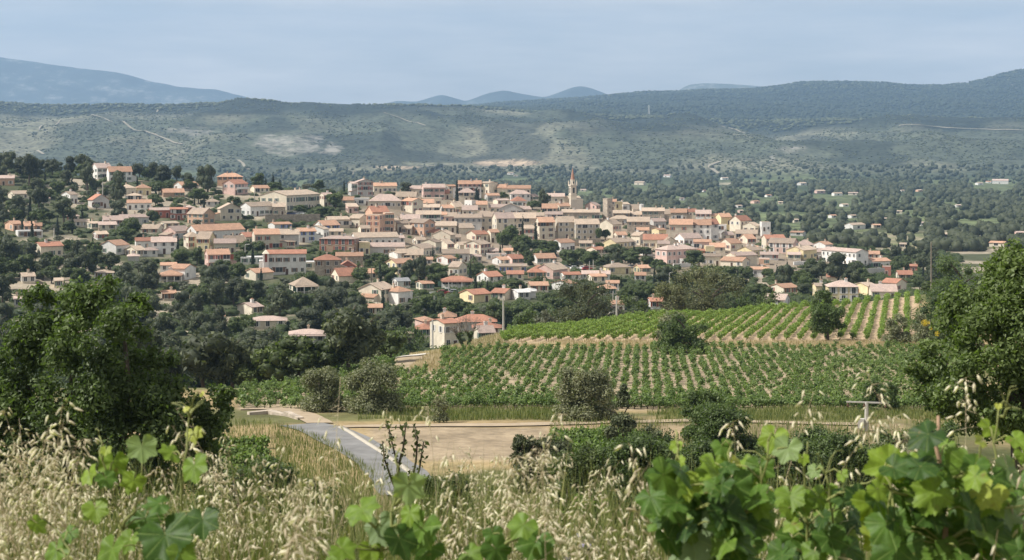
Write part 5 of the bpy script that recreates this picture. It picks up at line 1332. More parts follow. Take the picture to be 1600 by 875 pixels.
def vineyards():
    rng = np.random.default_rng(31)
    up = []; du = .244
    for q in np.arange(-70, 70, 2.03):
        for t in np.arange(0, 110, .85):
            Y = 246.5 + t; X = q + du * t + rng.uniform(-.1, .1); px = CX + F * X / Y
            if not 783 < px < 1426 + .12 * t: continue
            if Y > np.interp(px, [780, 800, 1000, 1200, 1400, 1440], [262, 278, 304, 330, 346, 348]): continue
            if rng.uniform() < .05: continue
            up.append((X, Y + rng.uniform(-.15, .15), rng.uniform(.8, 1.15), None))
    plant_all('upper_vineyard', vine_protos(FM['vine'], 1.3, 1.0, 60, .12, 600, 5), FM['vine'], up, 90, 'bright green vine at the near end of a row in the upper vineyard', 'vines at the front edge of the upper vineyard', 'bright green vine rows on pale soil climbing to the crest')
    lo = []; du = .08
    for q in np.arange(-60, 80, 1.25):
        for t in np.arange(0, 72, 1.3):
            Y = 166 + t; X = q + du * t + rng.normal(0, .11); px = CX + F * X / Y
            if not 372 < px < 1500: continue
            if px < 640 and Y > np.interp(px, [370, 400, 500, 600, 640], [186, 191, 211, 236, 236]): continue
            if 615 < px < 690 and Y > 208 - (px - 615) * .1: continue
            if Y > 236 + .5: continue
            if rng.uniform() < .05 + .2 * float(sst(fbm(X / 5, Y / 7, 44), .5, .62)): continue
            lo.append((X, Y + rng.normal(0, .3), rng.uniform(.6, 1.2) * (1.0 if t > 12 else 1.12), None))
    # the first rows stand close as a green hedge
    for t in (0.4, 1.6, 2.8, 4.2):
        for q in np.arange(-60, 80, .62):
            Y = 165.6 + t; px = CX + F * q / Y
            if 625 < px < 1480: lo.append((q, Y + rng.uniform(-.2, .2), rng.uniform(.8, 1.05), None))
    plant_all('lower_vineyard', vine_protos(FM['vineb'], 1.1, 1.0, 64, .105, 620, 6), FM['vineb'], lo, 150, 'leafy vine in the front rows of the lower vineyard beside the grassy bank', 'vines in the front rows of the lower vineyard', 'low green vines dotted over the pale lower field')
    nr = []
    for q in np.arange(0, 13, 1.9):
        for t in np.arange(0, 34, 1.0):
            Y = 95 + q * 3.1 + rng.uniform(-.2, .2); px = 305 + t * 5.2 + q * 3; X = (px - CX) / F * Y
            if px > 440 - q * 2: continue
            nr.append((X, Y, rng.uniform(.9, 1.2), None))
    for q in np.arange(0, 5):
        for t in np.arange(0, 24):
            Y = 124 + q * 3.2; px = 850 + t * 5.6 + q * 4; nr.append(((px - CX) / F * Y, Y + rng.uniform(-.3, .3), rng.uniform(.8, 1.1), None))
    plant_all('valley_vines', vine_protos(FM['vineb'], 1.15, 1.0, 60, .13, 640, 4), FM['vineb'], nr, 60, 'leafy vine in the small plot below the lane and the oak', 'vines in the small valley plot', 'short green vine rows in the small valley plots')
vineyards()

# ================================================================== SINGLE BUSHES AND TREES OF THE VALLEY
def bush(name, cat, label, px, pyb, w, h, fm, n, size, seed, y0=60, y1=345, bark='bark', tr=.3, cores=.6, nc=16, asp=.5, low=.12, extra=None, Y=None, cone=False, pos=None):
    fixY = bool(Y)
    if Y: X = (px - CX) / F * Y; z = float(gz(X, Y))
    else: X, Y, z = ground(px, pyb, y0, y1)
    s = Y / F; W, Hh = w * s * 1.12, (h * s if pos is None and not fixY else max(h * s * .6, -(pyb - h - HY) * s - z)) * 1.04; rng = np.random.default_rng(seed); cl = []
    if low < .2 and not cone:
        for j in range(8): a = 6.28 * j / 8 + rng.uniform(-.3, .3); cl.append((.33 * W * math.cos(a), .3 * W * math.sin(a), .14 * Hh + .02 * W, min(W, Hh) * rng.uniform(.15, .21)))
    for j in range(nc):
        a = rng.uniform(0, 6.28); t = rng.uniform(low, .82); q = .36 * math.sqrt(max(.05, 1 - ((t - .42) / .55) ** 2)) * rng.uniform(.55, 1.05)
        if cone: q *= (1 - t) * 1.3
        cl.append((q * W * math.cos(a), q * W * math.sin(a) * .9, t * Hh, min(W, Hh) * rng.uniform(.13, .22) * (1.2 - .9 * t if cone else 1)))
    cl.append((0, 0, .45 * Hh, min(W, Hh) * (.3 if not cone else .2)))
    if cone: cl.append((0, 0, .9 * Hh, W * .1))
    r = empty(name, (X, Y, z - .05)); V, F_, rn = crown_np(cl, int(n * 1.9), size * 1.12, rng, core=cores * .68, asp=asp); crown = bigdata('crown', V, F_, FM[fm], rnd=rn); link('crown', crown, r)
    link('trunk', trunk_mesh('trunk', Hh * .8, max(.08, W * .035), rng, 4, M[bark], spread=tr), r)
    if extra:
        fmx, ex, nn, sz = extra; V, F_, rn = crown_np([(a * W, b * W, c * Hh, d * W) for a, b, c, d in ex], nn, sz, rng, core=0, asp=.8); link('blossom', bigdata('blossom', V, F_, FM[fmx], rnd=rn), r)
    return tag(r, label, cat)
bush('olive_bush', 'bush', 'rounded grey-green holm oak bush, smaller of the pair by the lane', 502, 643, 72, 74, 'sage', 5000, .12, 1)
bush('olive_bush', 'bush', 'big rounded grey-green holm oak bush, larger of the pair by the lane', 584, 646, 92, 90, 'sage', 6500, .12, 2)
bush('shrub', 'shrub', 'thin grey shrub on the grassy bank between lane bushes and round beige bush', 687, 660, 30, 48, 'sage', 900, .1, 3, cores=.25)
bush('olive_bush', 'bush', 'large round beige-green bush on the grassy bank before the lower vineyard', 915, 657, 96, 90, 'sage', 7000, .12, 4)
bush('young_pine', 'tree', 'slender young olive-green pine beside the round beige bush', 974, 706, 62, 108, 'pine', 3500, .1, 5, cone=True, cores=.4, y0=100)
bush('dark_bush', 'bush', 'dark bush with greyish top in front of the lower vineyard', 1098, 690, 66, 88, 'oak', 5000, .12, 6, y0=90)
bush('dark_bush', 'bush', 'dark round bush behind the power pole crossarm', 1372, 645, 66, 54, 'oak', 4500, .12, 7)
bush('bush', 'bush', 'broad green and grey bush on the dry bank below the upper vineyard', 1066, 552, 84, 66, 'oak', 5000, .16, 8, y0=225)
bush('bush', 'bush', 'pale grey shrub leaning behind the broad bush on the dry bank', 1052, 535, 60, 52, 'sage', 2200, .16, 9, Y=248)
bush('almond_tree', 'tree', 'upright dark green tree with a forked trunk among the vine rows', 1293, 533, 54, 62, 'oak', 3800, .16, 10, y0=225, low=.28)
bush('almond_tree', 'tree', 'small dark tree rising just behind the fork-trunked vineyard tree', 1285, 505, 34, 58, 'oak', 2200, .16, 12, Y=262, low=.4)
bush('bush', 'bush', 'round grey-green bush at the right end of the dry bank', 1401, 536, 46, 46, 'sage', 3000, .15, 11, y0=225)
bush('big_pine', 'tree', 'big dark pine right behind the vineyard crest beside the concrete pole', 915, 512, 100, 84, 'pine', 7000, .2, 13, Y=330)
bush('big_pine', 'tree', 'largest dark pine behind the vineyard crest below the pink mansion', 1100, 500, 128, 92, 'pine2', 11000, .2, 14, Y=345)
bush('big_pine', 'tree', 'lower pine leaning against the largest pine behind the crest', 1052, 500, 66, 64, 'pine2', 4500, .2, 15, Y=340)
for k, (px, pyb, w, h, fm, Y) in enumerate(((820, 505, 44, 26, 'oak', 300), (850, 503, 40, 22, 'olive', 310), (960, 496, 40, 34, 'olive', 335), (990, 494, 50, 40, 'broad', 345), (1160, 486, 60, 28, 'oak', 350), (1200, 478, 50, 26, 'broad', 352), (600, 558, 44, 46, 'sage', 300), (560, 562, 60, 56, 'broad', 310), (640, 552, 60, 44, 'oak', 330), (530, 575, 44, 48, 'broad', 280), (520, 590, 40, 44, 'oak', 270), (470, 592, 50, 50, 'pine', 290))):
    r = bush('shrub', 'shrub', None, px, pyb, w, h, fm, 2200, .2, 40 + k, Y=Y); later(r, {'oak': 'dark green', 'olive': 'silvery', 'broad': 'mid-green', 'sage': 'grey-green', 'pine': 'dark'}[fm] + ' crest shrub', px, pyb - h / 2)
for k, (px, pyb, w, h, fm, lab, n) in enumerate((
    (985, 752, 100, 90, 'oak', 'dark leafy thicket bush left of the greyish-topped bush', 5000), (1060, 764, 110, 96, 'oak', 'broad dark thicket bush directly below the greyish-topped bush', 6000), (1132, 726, 84, 110, 'oak', 'tall dark thicket bush right of the greyish-topped bush', 6000), (910, 775, 90, 80, 'broad', 'rounded green thicket bush behind the oat mound', 4500),
    (1225, 742, 84, 80, 'oak', 'dark thicket bush behind the pale tall oats', 4500), (1290, 748, 90, 88, 'oak', 'dark thicket bush left of the power pole', 4500), (1352, 748, 80, 84, 'oak', 'dark thicket bush at the foot of the power pole', 4500), (1410, 744, 84, 80, 'sage', 'greyish thicket bush right of the power pole', 4000), (1180, 774, 90, 76, 'oak', 'low dark thicket bush behind the middle vine leaves', 4000),
    (860, 728, 60, 60, 'pine', 'olive-brown bush poking above the oat mound', 2500), (820, 712, 40, 44, 'pine', 'small olive-brown bush at the edge of the bare field', 1600), (1010, 690, 50, 40, 'pine', 'yellowish low bush beside the young pine', 1500), (700, 772, 70, 44, 'broad', 'low green bush at the right kerb of the lane', 1800), (655, 760, 50, 34, 'lime', 'pale weedy bush below the bend of the lane', 1200),
    (420, 760, 80, 60, 'oak', 'dark green scrub below the left end of the lane', 2500), (940, 742, 80, 60, 'broad', 'mid-green thicket bush between oat mound and young pine', 2600), (1020, 728, 80, 60, 'oak', 'dark thicket bush right behind the young pine', 3000), (1095, 742, 80, 60, 'oak', 'dark thicket bush under the tall thicket bush', 3000), (1260, 706, 70, 46, 'oak', 'low dark thicket top between tall oats and power pole', 2500), (1190, 716, 60, 44, 'oak', 'dark thicket top just right of the tall pale oats', 2500), (1325, 712, 60, 40, 'broad', 'green thicket top left of the power pole foot', 2500), (1395, 706, 60, 44, 'oak', 'dark thicket top right of the power pole foot', 2500), (890, 745, 60, 50, 'oak', 'dark thicket bush at the right flank of the oat mound', 2500), (1035, 770, 80, 84, 'oak', 'dark thicket bush behind the left part of the right vine', 3500), (955, 790, 90, 70, 'oak', 'low dark thicket bush left of the right vine', 3500), (1240, 790, 90, 76, 'oak', 'low dark thicket bush behind the thin vine shoots', 3500), (1330, 792, 90, 76, 'broad', 'low green thicket bush left of the woody cane', 3500), (350, 780, 90, 70, 'oak', 'dark green scrub between the big oak and the valley vines', 3000), (500, 772, 60, 36, 'broad', 'low green scrub on the left verge of the lane', 1500))):
    bush('thicket_bush', 'bush', lab, px, pyb, w * 1.15, h, fm, int(n * 2.2), .085, 70 + k, Y=88 if pyb > 735 else 108, cores=.66, nc=42)
bush('broom_shrub', 'shrub', 'broom with yellow flowers at the left of the right-hand trees', 1447, 528, 44, 44, 'sage', 2000, .14, 90, Y=240, extra=('gorse', [(-.1, -.3, .62, .14), (.1, -.35, .45, .1)], 420, .075))
bush('broom_shrub', 'shrub', 'broom with the brightest yellow flower head near the vineyard corner', 1480, 522, 50, 46, 'broad', 2000, .14, 91, Y=236, extra=('gorse', [(-.05, -.3, .8, .13), (-.35, -.3, .3, .08)], 420, .075))
bush('broom_shrub', 'shrub', 'broom half hidden by the right oak, dotted with yellow', 1512, 520, 50, 44, 'broad', 2000, .14, 92, Y=232, extra=('gorse', [(-.1, -.3, .8, .12), (.2, -.3, .5, .08)], 320, .075))
bush('shrub', 'shrub', 'tall dense shrub at the right corner of the upper vineyard', 1466, 505, 90, 78, 'oak', 5500, .15, 93, Y=250)
bush('shrub', 'shrub', 'dark tree-like shrub behind the right oak under the tall grey pole', 1500, 470, 90, 76, 'oak', 5000, .16, 94, Y=270)
bush('shrub', 'shrub', 'green shrub on the bank behind the right oak, by the frame edge', 1580, 480, 110, 90, 'broad', 5500, .16, 95, Y=240)
bush('shrub', 'shrub', 'low green shrub beside the lower vineyard under the right oak', 1480, 590, 80, 44, 'oak', 3000, .12, 96, Y=175)
bush('shrub', 'shrub', 'dark low shrub at the foot of the right oak', 1470, 668, 60, 40, 'oak', 2500, .1, 97, Y=120)
# bare tree wrapped in ivy beside the farmhouse
def bare_tree():
    X, Y, z = ground(727, 546, 246, 300); r = empty('bare_tree', (X, Y, z)); rng = np.random.default_rng(4); s = Y / F; h = 50 * s; mb = MB(); tw = MB()
    iv = []
    def br(p, d, L, rr, dep):
        q = p + d * L; (mb if dep < 2 else tw).tube([p, p.lerp(q, .5) + Vector(rng.normal(0, .04 * L, 3)), q], [rr, rr * .8, rr * .5], 5)
        if dep < 2:
            for t in (.15, .4, .65, .9): iv.append((*p.lerp(q, t), .32 - .07 * dep))
        if dep < 5:
            for _ in range(3 if dep else 4):
                e = (d + Vector(rng.normal(0, .5, 3)) + Vector((0, 0, .15))).normalized(); br(q, e, L * rng.uniform(.55, .8), rr * .5, dep + 1)
    br(Vector((-.1, 0, -.3)), Vector((-.45, 0, 1)).normalized(), h * .36, .3, 0); br(Vector((.1, 0, -.3)), Vector((.4, 0, 1)).normalized(), h * .36, .3, 0)
    mb.build('trunk', M['bark'], r); tw.build('twigs', M['pale_bark'], r)
    V, F_, rn = crown_np(iv, 1500, .13, rng, core=.7); link('ivy', bigdata('ivy', V, F_, FM['oak'], rnd=rn), r)
    tag(r, 'leafless twiggy tree with ivy-wrapped forked trunk beside the farmhouse', 'tree')
bare_tree()
# the two near oaks
def oak(name, label, X, Y, clumps, n, size, seed, trunk, fm='oak'):
    z = float(gz(X, Y)); r = empty(name, (X, Y, z)); rng = np.random.default_rng(seed)
    cl = []
    for px, py, rr, dy in clumps:
        p = at(px, py, Y + dy); R0 = rr * Y / F
        for _ in range(8):
            d = rng.normal(size=3); d /= np.linalg.norm(d); cl.append((p.x - X + d[0] * R0 * .66, p.y - Y + d[1] * R0 * .62, p.z - z + d[2] * R0 * .62, R0 * rng.uniform(.38, .6)))
    V, F_, rn = crown_np(cl, n, size, rng, core=.26, asp=.5, shell=.6); link('crown', bigdata('crown', V, F_, FM[fm], rnd=rn), r)
    mb = MB()
    base = Vector((0, 0, -.6))
    for pts, r0 in trunk:
        P = [Vector((0, 0, 0)) + (at(px, py, Y + dy) - Vector((X, Y, z))) for px, py, dy in pts]; m_ = len(P); mb.tube(P, [r0 * (1 - .75 * i / (m_ - 1)) for i in range(m_)], 8)
    mb.build('trunk', M['bark'], r); return tag(r, label, 'tree')
oak('oak_tree', 'big dark oak with a broad ragged crown filling the left edge', (150 - CX) / F * 60, 60,
    [(140,480,52,0),(95,500,50,1),(190,510,48,-1),(60,530,52,0),(130,545,60,-1.5),(200,560,46,1),(20,560,50,0),(40,610,62,-1),(110,625,68,-1.8),(180,620,60,-.5),(240,610,48,0),(290,620,44,0),(330,625,36,.5),(250,660,60,-1),(180,690,70,-1.5),(90,700,70,-1),(10,690,66,-.5),(310,665,40,0),(-50,620,70,0),(30,760,70,0),(130,770,70,0),(230,740,60,0),(-30,740,60,0),(165,455,26,0),(120,458,26,.5),(215,480,26,0),(350,615,22,0),(250,560,30,0),(130,670,70,.5),(210,650,60,.5),(50,670,64,.5),(280,690,50,0),(340,660,34,0),(0,640,60,.5),(310,720,50,.5),(200,760,60,.5),(80,790,60,.5),(60,470,30,.5)], 95000, .095, 61,
    [([(150,1010,0),(140,880,0),(120,760,0),(110,640,0),(120,540,0)], .42), ([(140,800,0),(190,700,-.5),(200,600,-.5),(195,530,0)], .25), ([(130,780,0),(60,680,.3),(40,590,0)], .24), ([(150,790,0),(240,700,0),(310,640,0)], .22)])
oak('oak_tree', 'leaning olive-green oak with dark trunk at the right edge', (1592 - CX) / F * 52, 52,
    [(1600,440,60,0),(1545,455,52,.5),(1640,480,70,0),(1505,500,46,0),(1560,515,58,-1),(1610,540,60,-1),(1490,560,44,0),(1540,575,54,-1),(1455,600,36,0),(1500,615,46,-.5),(1565,630,42,-1),(1650,570,70,0),(1650,400,46,0),(1585,405,34,.5),(1700,520,80,0),(1640,650,60,-.5),(1470,640,26,0),(1430,575,20,0),(1520,540,44,.5),(1600,500,56,.5),(1560,620,50,.5),(1620,610,60,.5),(1530,655,36,0),(1590,660,44,.5),(1575,430,40,.5),(1500,470,34,.5),(1455,545,26,.5)], 56000, .08, 62,
    [([(1604,960,0),(1592,760,0),(1588,640,0),(1565,560,0),(1552,480,0)], .3), ([(1588,640,0),(1625,560,.3),(1640,470,0)], .18), ([(1575,600,0),(1520,560,0),(1480,570,0)], .12)], fm='oak2')
# sapling in the middle foreground
def sapling():
    Y = 14.0; X = (632 - CX) / F * Y; z = float(gz(X, Y)); r = empty('sapling', (X, Y, z)); rng = np.random.default_rng(9); mb = MB(); P = []; N = []
    o = Vector((X, Y, z))
    for pts in ([(634,840),(632,780),(622,730),(612,690),(606,662)], [(634,820),(640,770),(650,720),(652,690),(648,668)], [(630,790),(612,750),(600,715),(598,690)], [(640,770),(655,735),(662,690)], [(622,730),(630,700),(634,664)]):
        W = [at(a, b, Y + rng.uniform(-.1, .1)) - o for a, b in pts]; mb.tube(W, [.014 * (1 - .6 * i / (len(W) - 1)) for i in range(len(W))], 5)
        for i in range(len(W) - 1):
            for t in np.linspace(0, 1, 16):
                if i == 0 and rng.uniform() < .5: continue
                q = W[i].lerp(W[i + 1], t); P.append(np.array(q) + rng.normal(0, .022, 3)); N.append(rng.normal(size=3) + np.array([0, -.6, .5]))
    P = np.array(P); V = leaf_quads(P, unit(np.array(N)), .028, rng, .5); mb.build('stem', M['bark'], r)
    link('leaves', bigdata('leaves', V, np.arange(len(V)).reshape(-1, 4), FM['broad'], rnd=np.repeat(rng.uniform(0, 1, len(P)), 4)), r)
    tag(r, 'thin leafy sapling standing in front of the grey lane', 'sapling')
sapling()

# ================================================================== FOREGROUND: wild oats, grasses, grapevine shoots
M['straw'] = None
def strawmat(name, ca, cb, tr):
    return foliage(name, ca, cb, tr, .6, vary=False)
FM['oat'] = strawmat('oat_spikelets', (.46, .385, .27), (.80, .735, .60), .3)
FM['stalk'] = strawmat('dry_stalks', (.33, .26, .15), (.58, .49, .33), .15)
FM['grass'] = foliage('meadow_grass', (.07, .11, .03), (.26, .26, .10), .25, .6, vary=False)
SPV = np.array([[0,0,0],[.16,0,.3],[0,.11,.3],[-.16,0,.3],[0,-.11,.3],[.03,0,1.0],[-.1,.02,.95]])
SPF = np.array([[0,1,2],[0,2,3],[0,3,4],[0,4,1],[1,5,2],[2,6,3],[3,6,4],[4,5,1]])
def oat_stalk(rng, h, lean, ns, sl=.029):
    """one wild oat: bent stalk and a loose drooping panicle of open husks, base at the origin"""
    a = rng.uniform(0, 6.28); d = np.array([math.cos(a), math.sin(a), 0]); t = np.linspace(0, 1, 9)
    P = np.stack([d * lean * h * tt ** 2.2 + np.array([0, 0, h * tt * (1 - .12 * lean * tt)]) for tt in t])
    V = []; T = []; rn = []; part = []
    rr = .0019; o = 0
    for k, p in enumerate(P):
        q = rr * (1 - .6 * t[k])
        for i in range(3): V.append(p + q * np.array([math.cos(2.1 * i), math.sin(2.1 * i), 0]))
    for k in range(len(P) - 1):
        for i in range(3):
            j = (i + 1) % 3; T += [(3*k+i, 3*k+j, 3*k+3+j), (3*k+i, 3*k+3+j, 3*k+3+i)]
    ST = (np.array(V), np.array(T))
    SV = []; SF = []; SR = []; o = 0; PV = []; PF = []; po = 0
    for k in range(ns):
        tt = 1 - rng.uniform(0, 1) ** 1.3 * .42; c = np.array([np.interp(tt, t, P[:, i]) for i in range(3)])
        a2 = rng.uniform(0, 6.28); L = rng.uniform(.012, .075) * (1.25 - .7 * (tt - .58) / .42); e = c + np.array([math.cos(a2) * L, math.sin(a2) * L, L * rng.uniform(-.5, .5)])
        PV += [c, c + np.array([.0012, 0, .0012]), e]; PF.append((po, po + 1, po + 2)); po += 3
        dn = unit(np.array([math.cos(a2) * .7 + rng.normal(0, .3), math.sin(a2) * .7 + rng.normal(0, .3), -rng.uniform(.25, 1.3)])); u = unit(np.cross(dn, np.array([.3, .8, .2]))); w = np.cross(dn, u); s = sl * rng.uniform(.75, 1.25)
        SV.append(e + s * (SPV[:, :1] * u * .95 + SPV[:, 1:2] * w * .95 + SPV[:, 2:] * dn)); SF.append(SPF + o); o += 7; SR.append(np.full(7, rng.uniform(0, 1)))
    return ST, (np.concatenate(SV), np.concatenate(SF), np.concatenate(SR)), (np.array(PV), np.array(PF))
OATP = [oat_stalk(np.random.default_rng(900 + k), 1.0, .12 + .05 * (k % 6), 34 + 6 * (k % 4)) for k in range(12)]
def oat_top(px):
    return np.interp(px, [-60, 0, 40, 75, 120, 160, 230, 300, 340, 390, 440, 500, 560, 600, 660, 700, 760, 830, 890, 930, 1000, 1100, 1180, 1240, 1330, 1390, 1430, 1500, 1560, 1610, 1700],
                         [690, 690, 668, 650, 705, 700, 742, 742, 690, 672, 690, 700, 735, 760, 752, 725, 705, 690, 722, 790, 790, 770, 730, 730, 760, 720, 668, 660, 650, 660, 650])
def oats():
    rng = np.random.default_rng(55); Vs = []; Fs = []; rs = []; o = 0; SVs = []; SFs = []; so = 0; Srn = []
    def dens(px): return np.interp(px, [-60, 0, 130, 240, 330, 420, 540, 590, 650, 700, 870, 910, 990, 1080, 1200, 1320, 1400, 1470, 1560, 1700], [1, 1, 1, .65, .8, .8, .75, .3, .55, .95, .95, .3, .18, .3, .5, .4, .7, 1, 1, 1])
    n = 0
    while n < 300:
        px = rng.uniform(-60, 1680)
        if rng.uniform() > dens(px): continue
        Y = rng.uniform(4.05, 6.4) if rng.uniform() < .93 else rng.uniform(3.0, 3.4)
        if rng.uniform() > float(sst(vnoise(px / 60, Y * 1.1, 12), .34, .6)): continue
        Y = Y; X = (px - CX) / F * Y; g = float(gz(X, Y)); tip = oat_top(px) + 30 + 26 * math.exp(-((px - 225) / 80) ** 2) - 62 * math.exp(-((px - 790) / 100) ** 2) - 48 * math.exp(-((px - 50) / 75) ** 2) - 34 * math.exp(-((px - 410) / 80) ** 2) + abs(rng.normal(0, 1)) * 56 + rng.uniform(-6, 10)
        h = -(tip - HY) * Y / F - g
        if h < .25: continue
        st, sp, pd = OATP[rng.integers(len(OATP))]; a = rng.uniform(0, 6.28); ca, sa = math.cos(a), math.sin(a); kx = min(1.25, max(.75, h))
        def tf(V):
            return np.stack([(V[:, 0] * ca - V[:, 1] * sa) * kx + X, (V[:, 0] * sa + V[:, 1] * ca) * kx + Y, V[:, 2] * kx + g + (h - kx)], 1)
        tone = rng.uniform(-.25, .25)
        for (V, T, r_) in ((sp[0], sp[1], np.clip(sp[2] + tone, 0, 1)),): Vs.append(tf(V)); Fs.append(T + o); rs.append(r_); o += len(V)
        for V, T in (st, pd):
            W = tf(V)
            SVs.append(W); SFs.append(T + so); Srn.append(np.full(len(V), rng.uniform(0, 1))); so += len(V)
        n += 1
    m = link('wild_oats', bigdata('wild_oats', np.concatenate(Vs + SVs), np.concatenate(Fs + [f + o for f in SFs]), [FM['oat'], FM['stalk']], rnd=np.concatenate(rs + Srn), mi=np.concatenate([np.zeros(sum(len(f) for f in Fs)), np.ones(sum(len(f) for f in SFs))])))
    tag(m, 'thick stand of dry straw-coloured wild oats', 'wild oats', kind='stuff')
    # the stalks that stand clear of the mass
    for k, (px, tip, Y, lab) in enumerate(((62, 640, 4.0, 'tall dry oat stalk against the dark left oak, highest at the left edge'), (20, 668, 4.2, 'dry oat stalk at the very left edge below the oak'), (75, 668, 3.9, 'dry oat stalk with a dense head, just inside the highest left one'), (395, 655, 4.6, 'pale oat stalk rising in front of the left end of the lane'),
                (440, 640, 4.3, 'oat stalk crossing the small rounded bush by the lane'), (512, 612, 4.4, 'thin oat stalk drawn over the smaller holm oak bush'), (590, 640, 5.0, 'faint oat stalk in front of the larger holm oak bush'), (800, 648, 4.6, 'single oat head hanging over the farm track'), (690, 622, 5.2, 'thin pale oat stalk before the grey shrub on the bank'),
                (1128, 640, 4.0, 'single oat with few husks left of the tall pale clump'), (1170, 632, 4.2, 'tallest pale oat stalk in the middle of the vine leaves'), (1182, 650, 4.1, 'second tall pale oat touching the middle vine leaves'), (1165, 662, 4.3, 'bent old oat stalk leaning in the tall pale clump'), (1048, 690, 4.2, 'sparse oat stalk above the left part of the right vine'), (1508, 612, 4.4, 'tall oat stalk in front of the right oak trunk'), (1478, 596, 4.6, 'tall oat stalk reaching over the right lower vineyard edge'), (1540, 640, 4.2, 'oat stalk with wide pale husks beside the green cane'), (1240, 700, 4.4, 'brownish oat stalk over the dark thicket'))):
        st, sp, pd = OATP[k % len(OATP)]; X = (px - CX) / F * Y; g = float(gz(X, Y)); h = (-(tip - HY) * Y / F - g) * 1.04
        r = empty('wild_oat', (X, Y, g), rng.uniform(0, 6.28))
        W = np.concatenate([st[0], pd[0]]); kz = np.array([.9, .9, h]); T = np.concatenate([st[1], pd[1] + len(st[0])])
        link('stalk', bigdata('stalk', W * kz, T, FM['stalk'], rnd=np.full(len(W), rng.uniform(0, 1))), r)
        C = sp[0].reshape(-1, 7, 3); c0 = C[:, :1]; keep = rng.uniform(0, 1, len(C)) < (.85 if k < 3 or k > 9 else .5); D = ((C - c0) + c0 * kz)[keep].reshape(-1, 3)
        link('husk_sprays', bigdata('husk_sprays', D, np.concatenate([SPF + 7 * i for i in range(int(keep.sum()))]), FM['oat'], rnd=np.clip(sp[2].reshape(-1, 7)[keep].ravel() * .6 + .4, 0, 1)), r)
        tag(r, lab, 'wild oat', 'oat stalks standing clear of the mass')
oats()
def blades(name, n, px0, px1, y0, y1, hmin, hmax, wid, mat, seed, label, cat='grass', cond=None, droop=.35):
    rng = np.random.default_rng(seed); Y = rng.uniform(y0, y1, n); px = rng.uniform(px0, px1, n); X = (px - CX) / F * Y; z = gz(X, Y)
    if cond is not None: ok = cond(px, Y, X, z); X, Y, z, px = X[ok], Y[ok], z[ok], px[ok]
    n = len(X); h = rng.uniform(hmin, hmax, n); a = rng.uniform(0, 6.28, n); dx, dy = np.cos(a), np.sin(a); l = rng.uniform(.05, droop, n) * h; b = rng.uniform(0, 6.28, n); wx, wy = np.cos(b) * wid, np.sin(b) * wid
    p0 = np.stack([X - wx, Y - wy, z - .03], 1); p1 = np.stack([X + wx, Y + wy, z - .03], 1); m0 = np.stack([X + dx * l * .35 - wx * .8, Y + dy * l * .35 - wy * .8, z + h * .6], 1); m1 = np.stack([X + dx * l * .35 + wx * .8, Y + dy * l * .35 + wy * .8, z + h * .6], 1); t = np.stack([X + dx * l, Y + dy * l, z + h], 1)
    V = np.stack([p0, p1, m1, m0, t], 1).reshape(-1, 3); i = np.arange(n)[:, None] * 5
    tag(link(name, bigdata(name, V, [i + np.array([0, 1, 2, 3]), i + np.array([3, 2, 4])], mat, rnd=np.repeat(rng.uniform(0, 1, n), 5))), label, cat, kind='stuff')
blades('dry_grass', 5000, -80, 1690, 3.0, 9.5, .2, .62, .0022, FM['stalk'], 71, 'dry straw grass under the oats')
blades('green_grass', 20000, -80, 1690, 3.2, 11, .25, .72, .003, FM['grass'], 72, 'green and yellowing grass on the near bank')
blades('bank_grass', 26000, 560, 1560, 148, 165, .25, .7, .03, FM['grass'], 73, 'long grass on the bank before the vineyard', cond=lambda px, Y, X, z: (fbm(X / 6, Y / 4, 5) > .42) & (Y > 151))
blades('bank_straw', 22000, 640, 1480, 237, 247, .2, .6, .035, FM['stalk'], 74, 'dry straw grass on the terrace bank', cond=lambda px, Y, X, z: (fbm(X / 6, Y / 4, 6) > .4) & (Y < 245.5))
blades('slope_straw', 16000, 640, 800, 205, 300, .3, .8, .035, FM['stalk'], 75, 'dry straw grass on the slope above the drive', cond=lambda px, Y, X, z: (px < np.interp(Y, [205, 246, 270, 300], [680, 785, 785, 760])) & (px > np.interp(Y, [205, 246, 300], [628, 690, 720])))
blades('lane_verge', 9000, 420, 660, 76, 104, .3, .8, .02, FM['stalk'], 78, 'dry grass leaning over the left edge of the lane', cond=lambda px, Y, X, z: px < np.interp(py_of(X, Y, z), [664, 684, 700, 738, 790, 860], [420, 500, 532, 584, 610, 640]))
blades('lane_verge', 9000, 430, 620, 100, 146, .25, .6, .02, FM['grass'], 79, 'mixed green and dry grass on the verge of the lane', cond=lambda px, Y, X, z: px < np.interp(py_of(X, Y, z), [664, 684, 700, 738], [440, 500, 532, 584]))
blades('verge_grass', 60000, 240, 1500, 62, 150, .2, .8, .022, FM['grass'], 76, 'rough grass on the valley floor', cond=lambda px, Y, X, z: ((px < 470 + (Y - 118) * -1.5) | (px > 660 + (140 - Y) * 2)) & ~((px > 545) & (px < 860) & (Y > 116)) & (fbm(X / 5, Y / 6, 8) > .38))
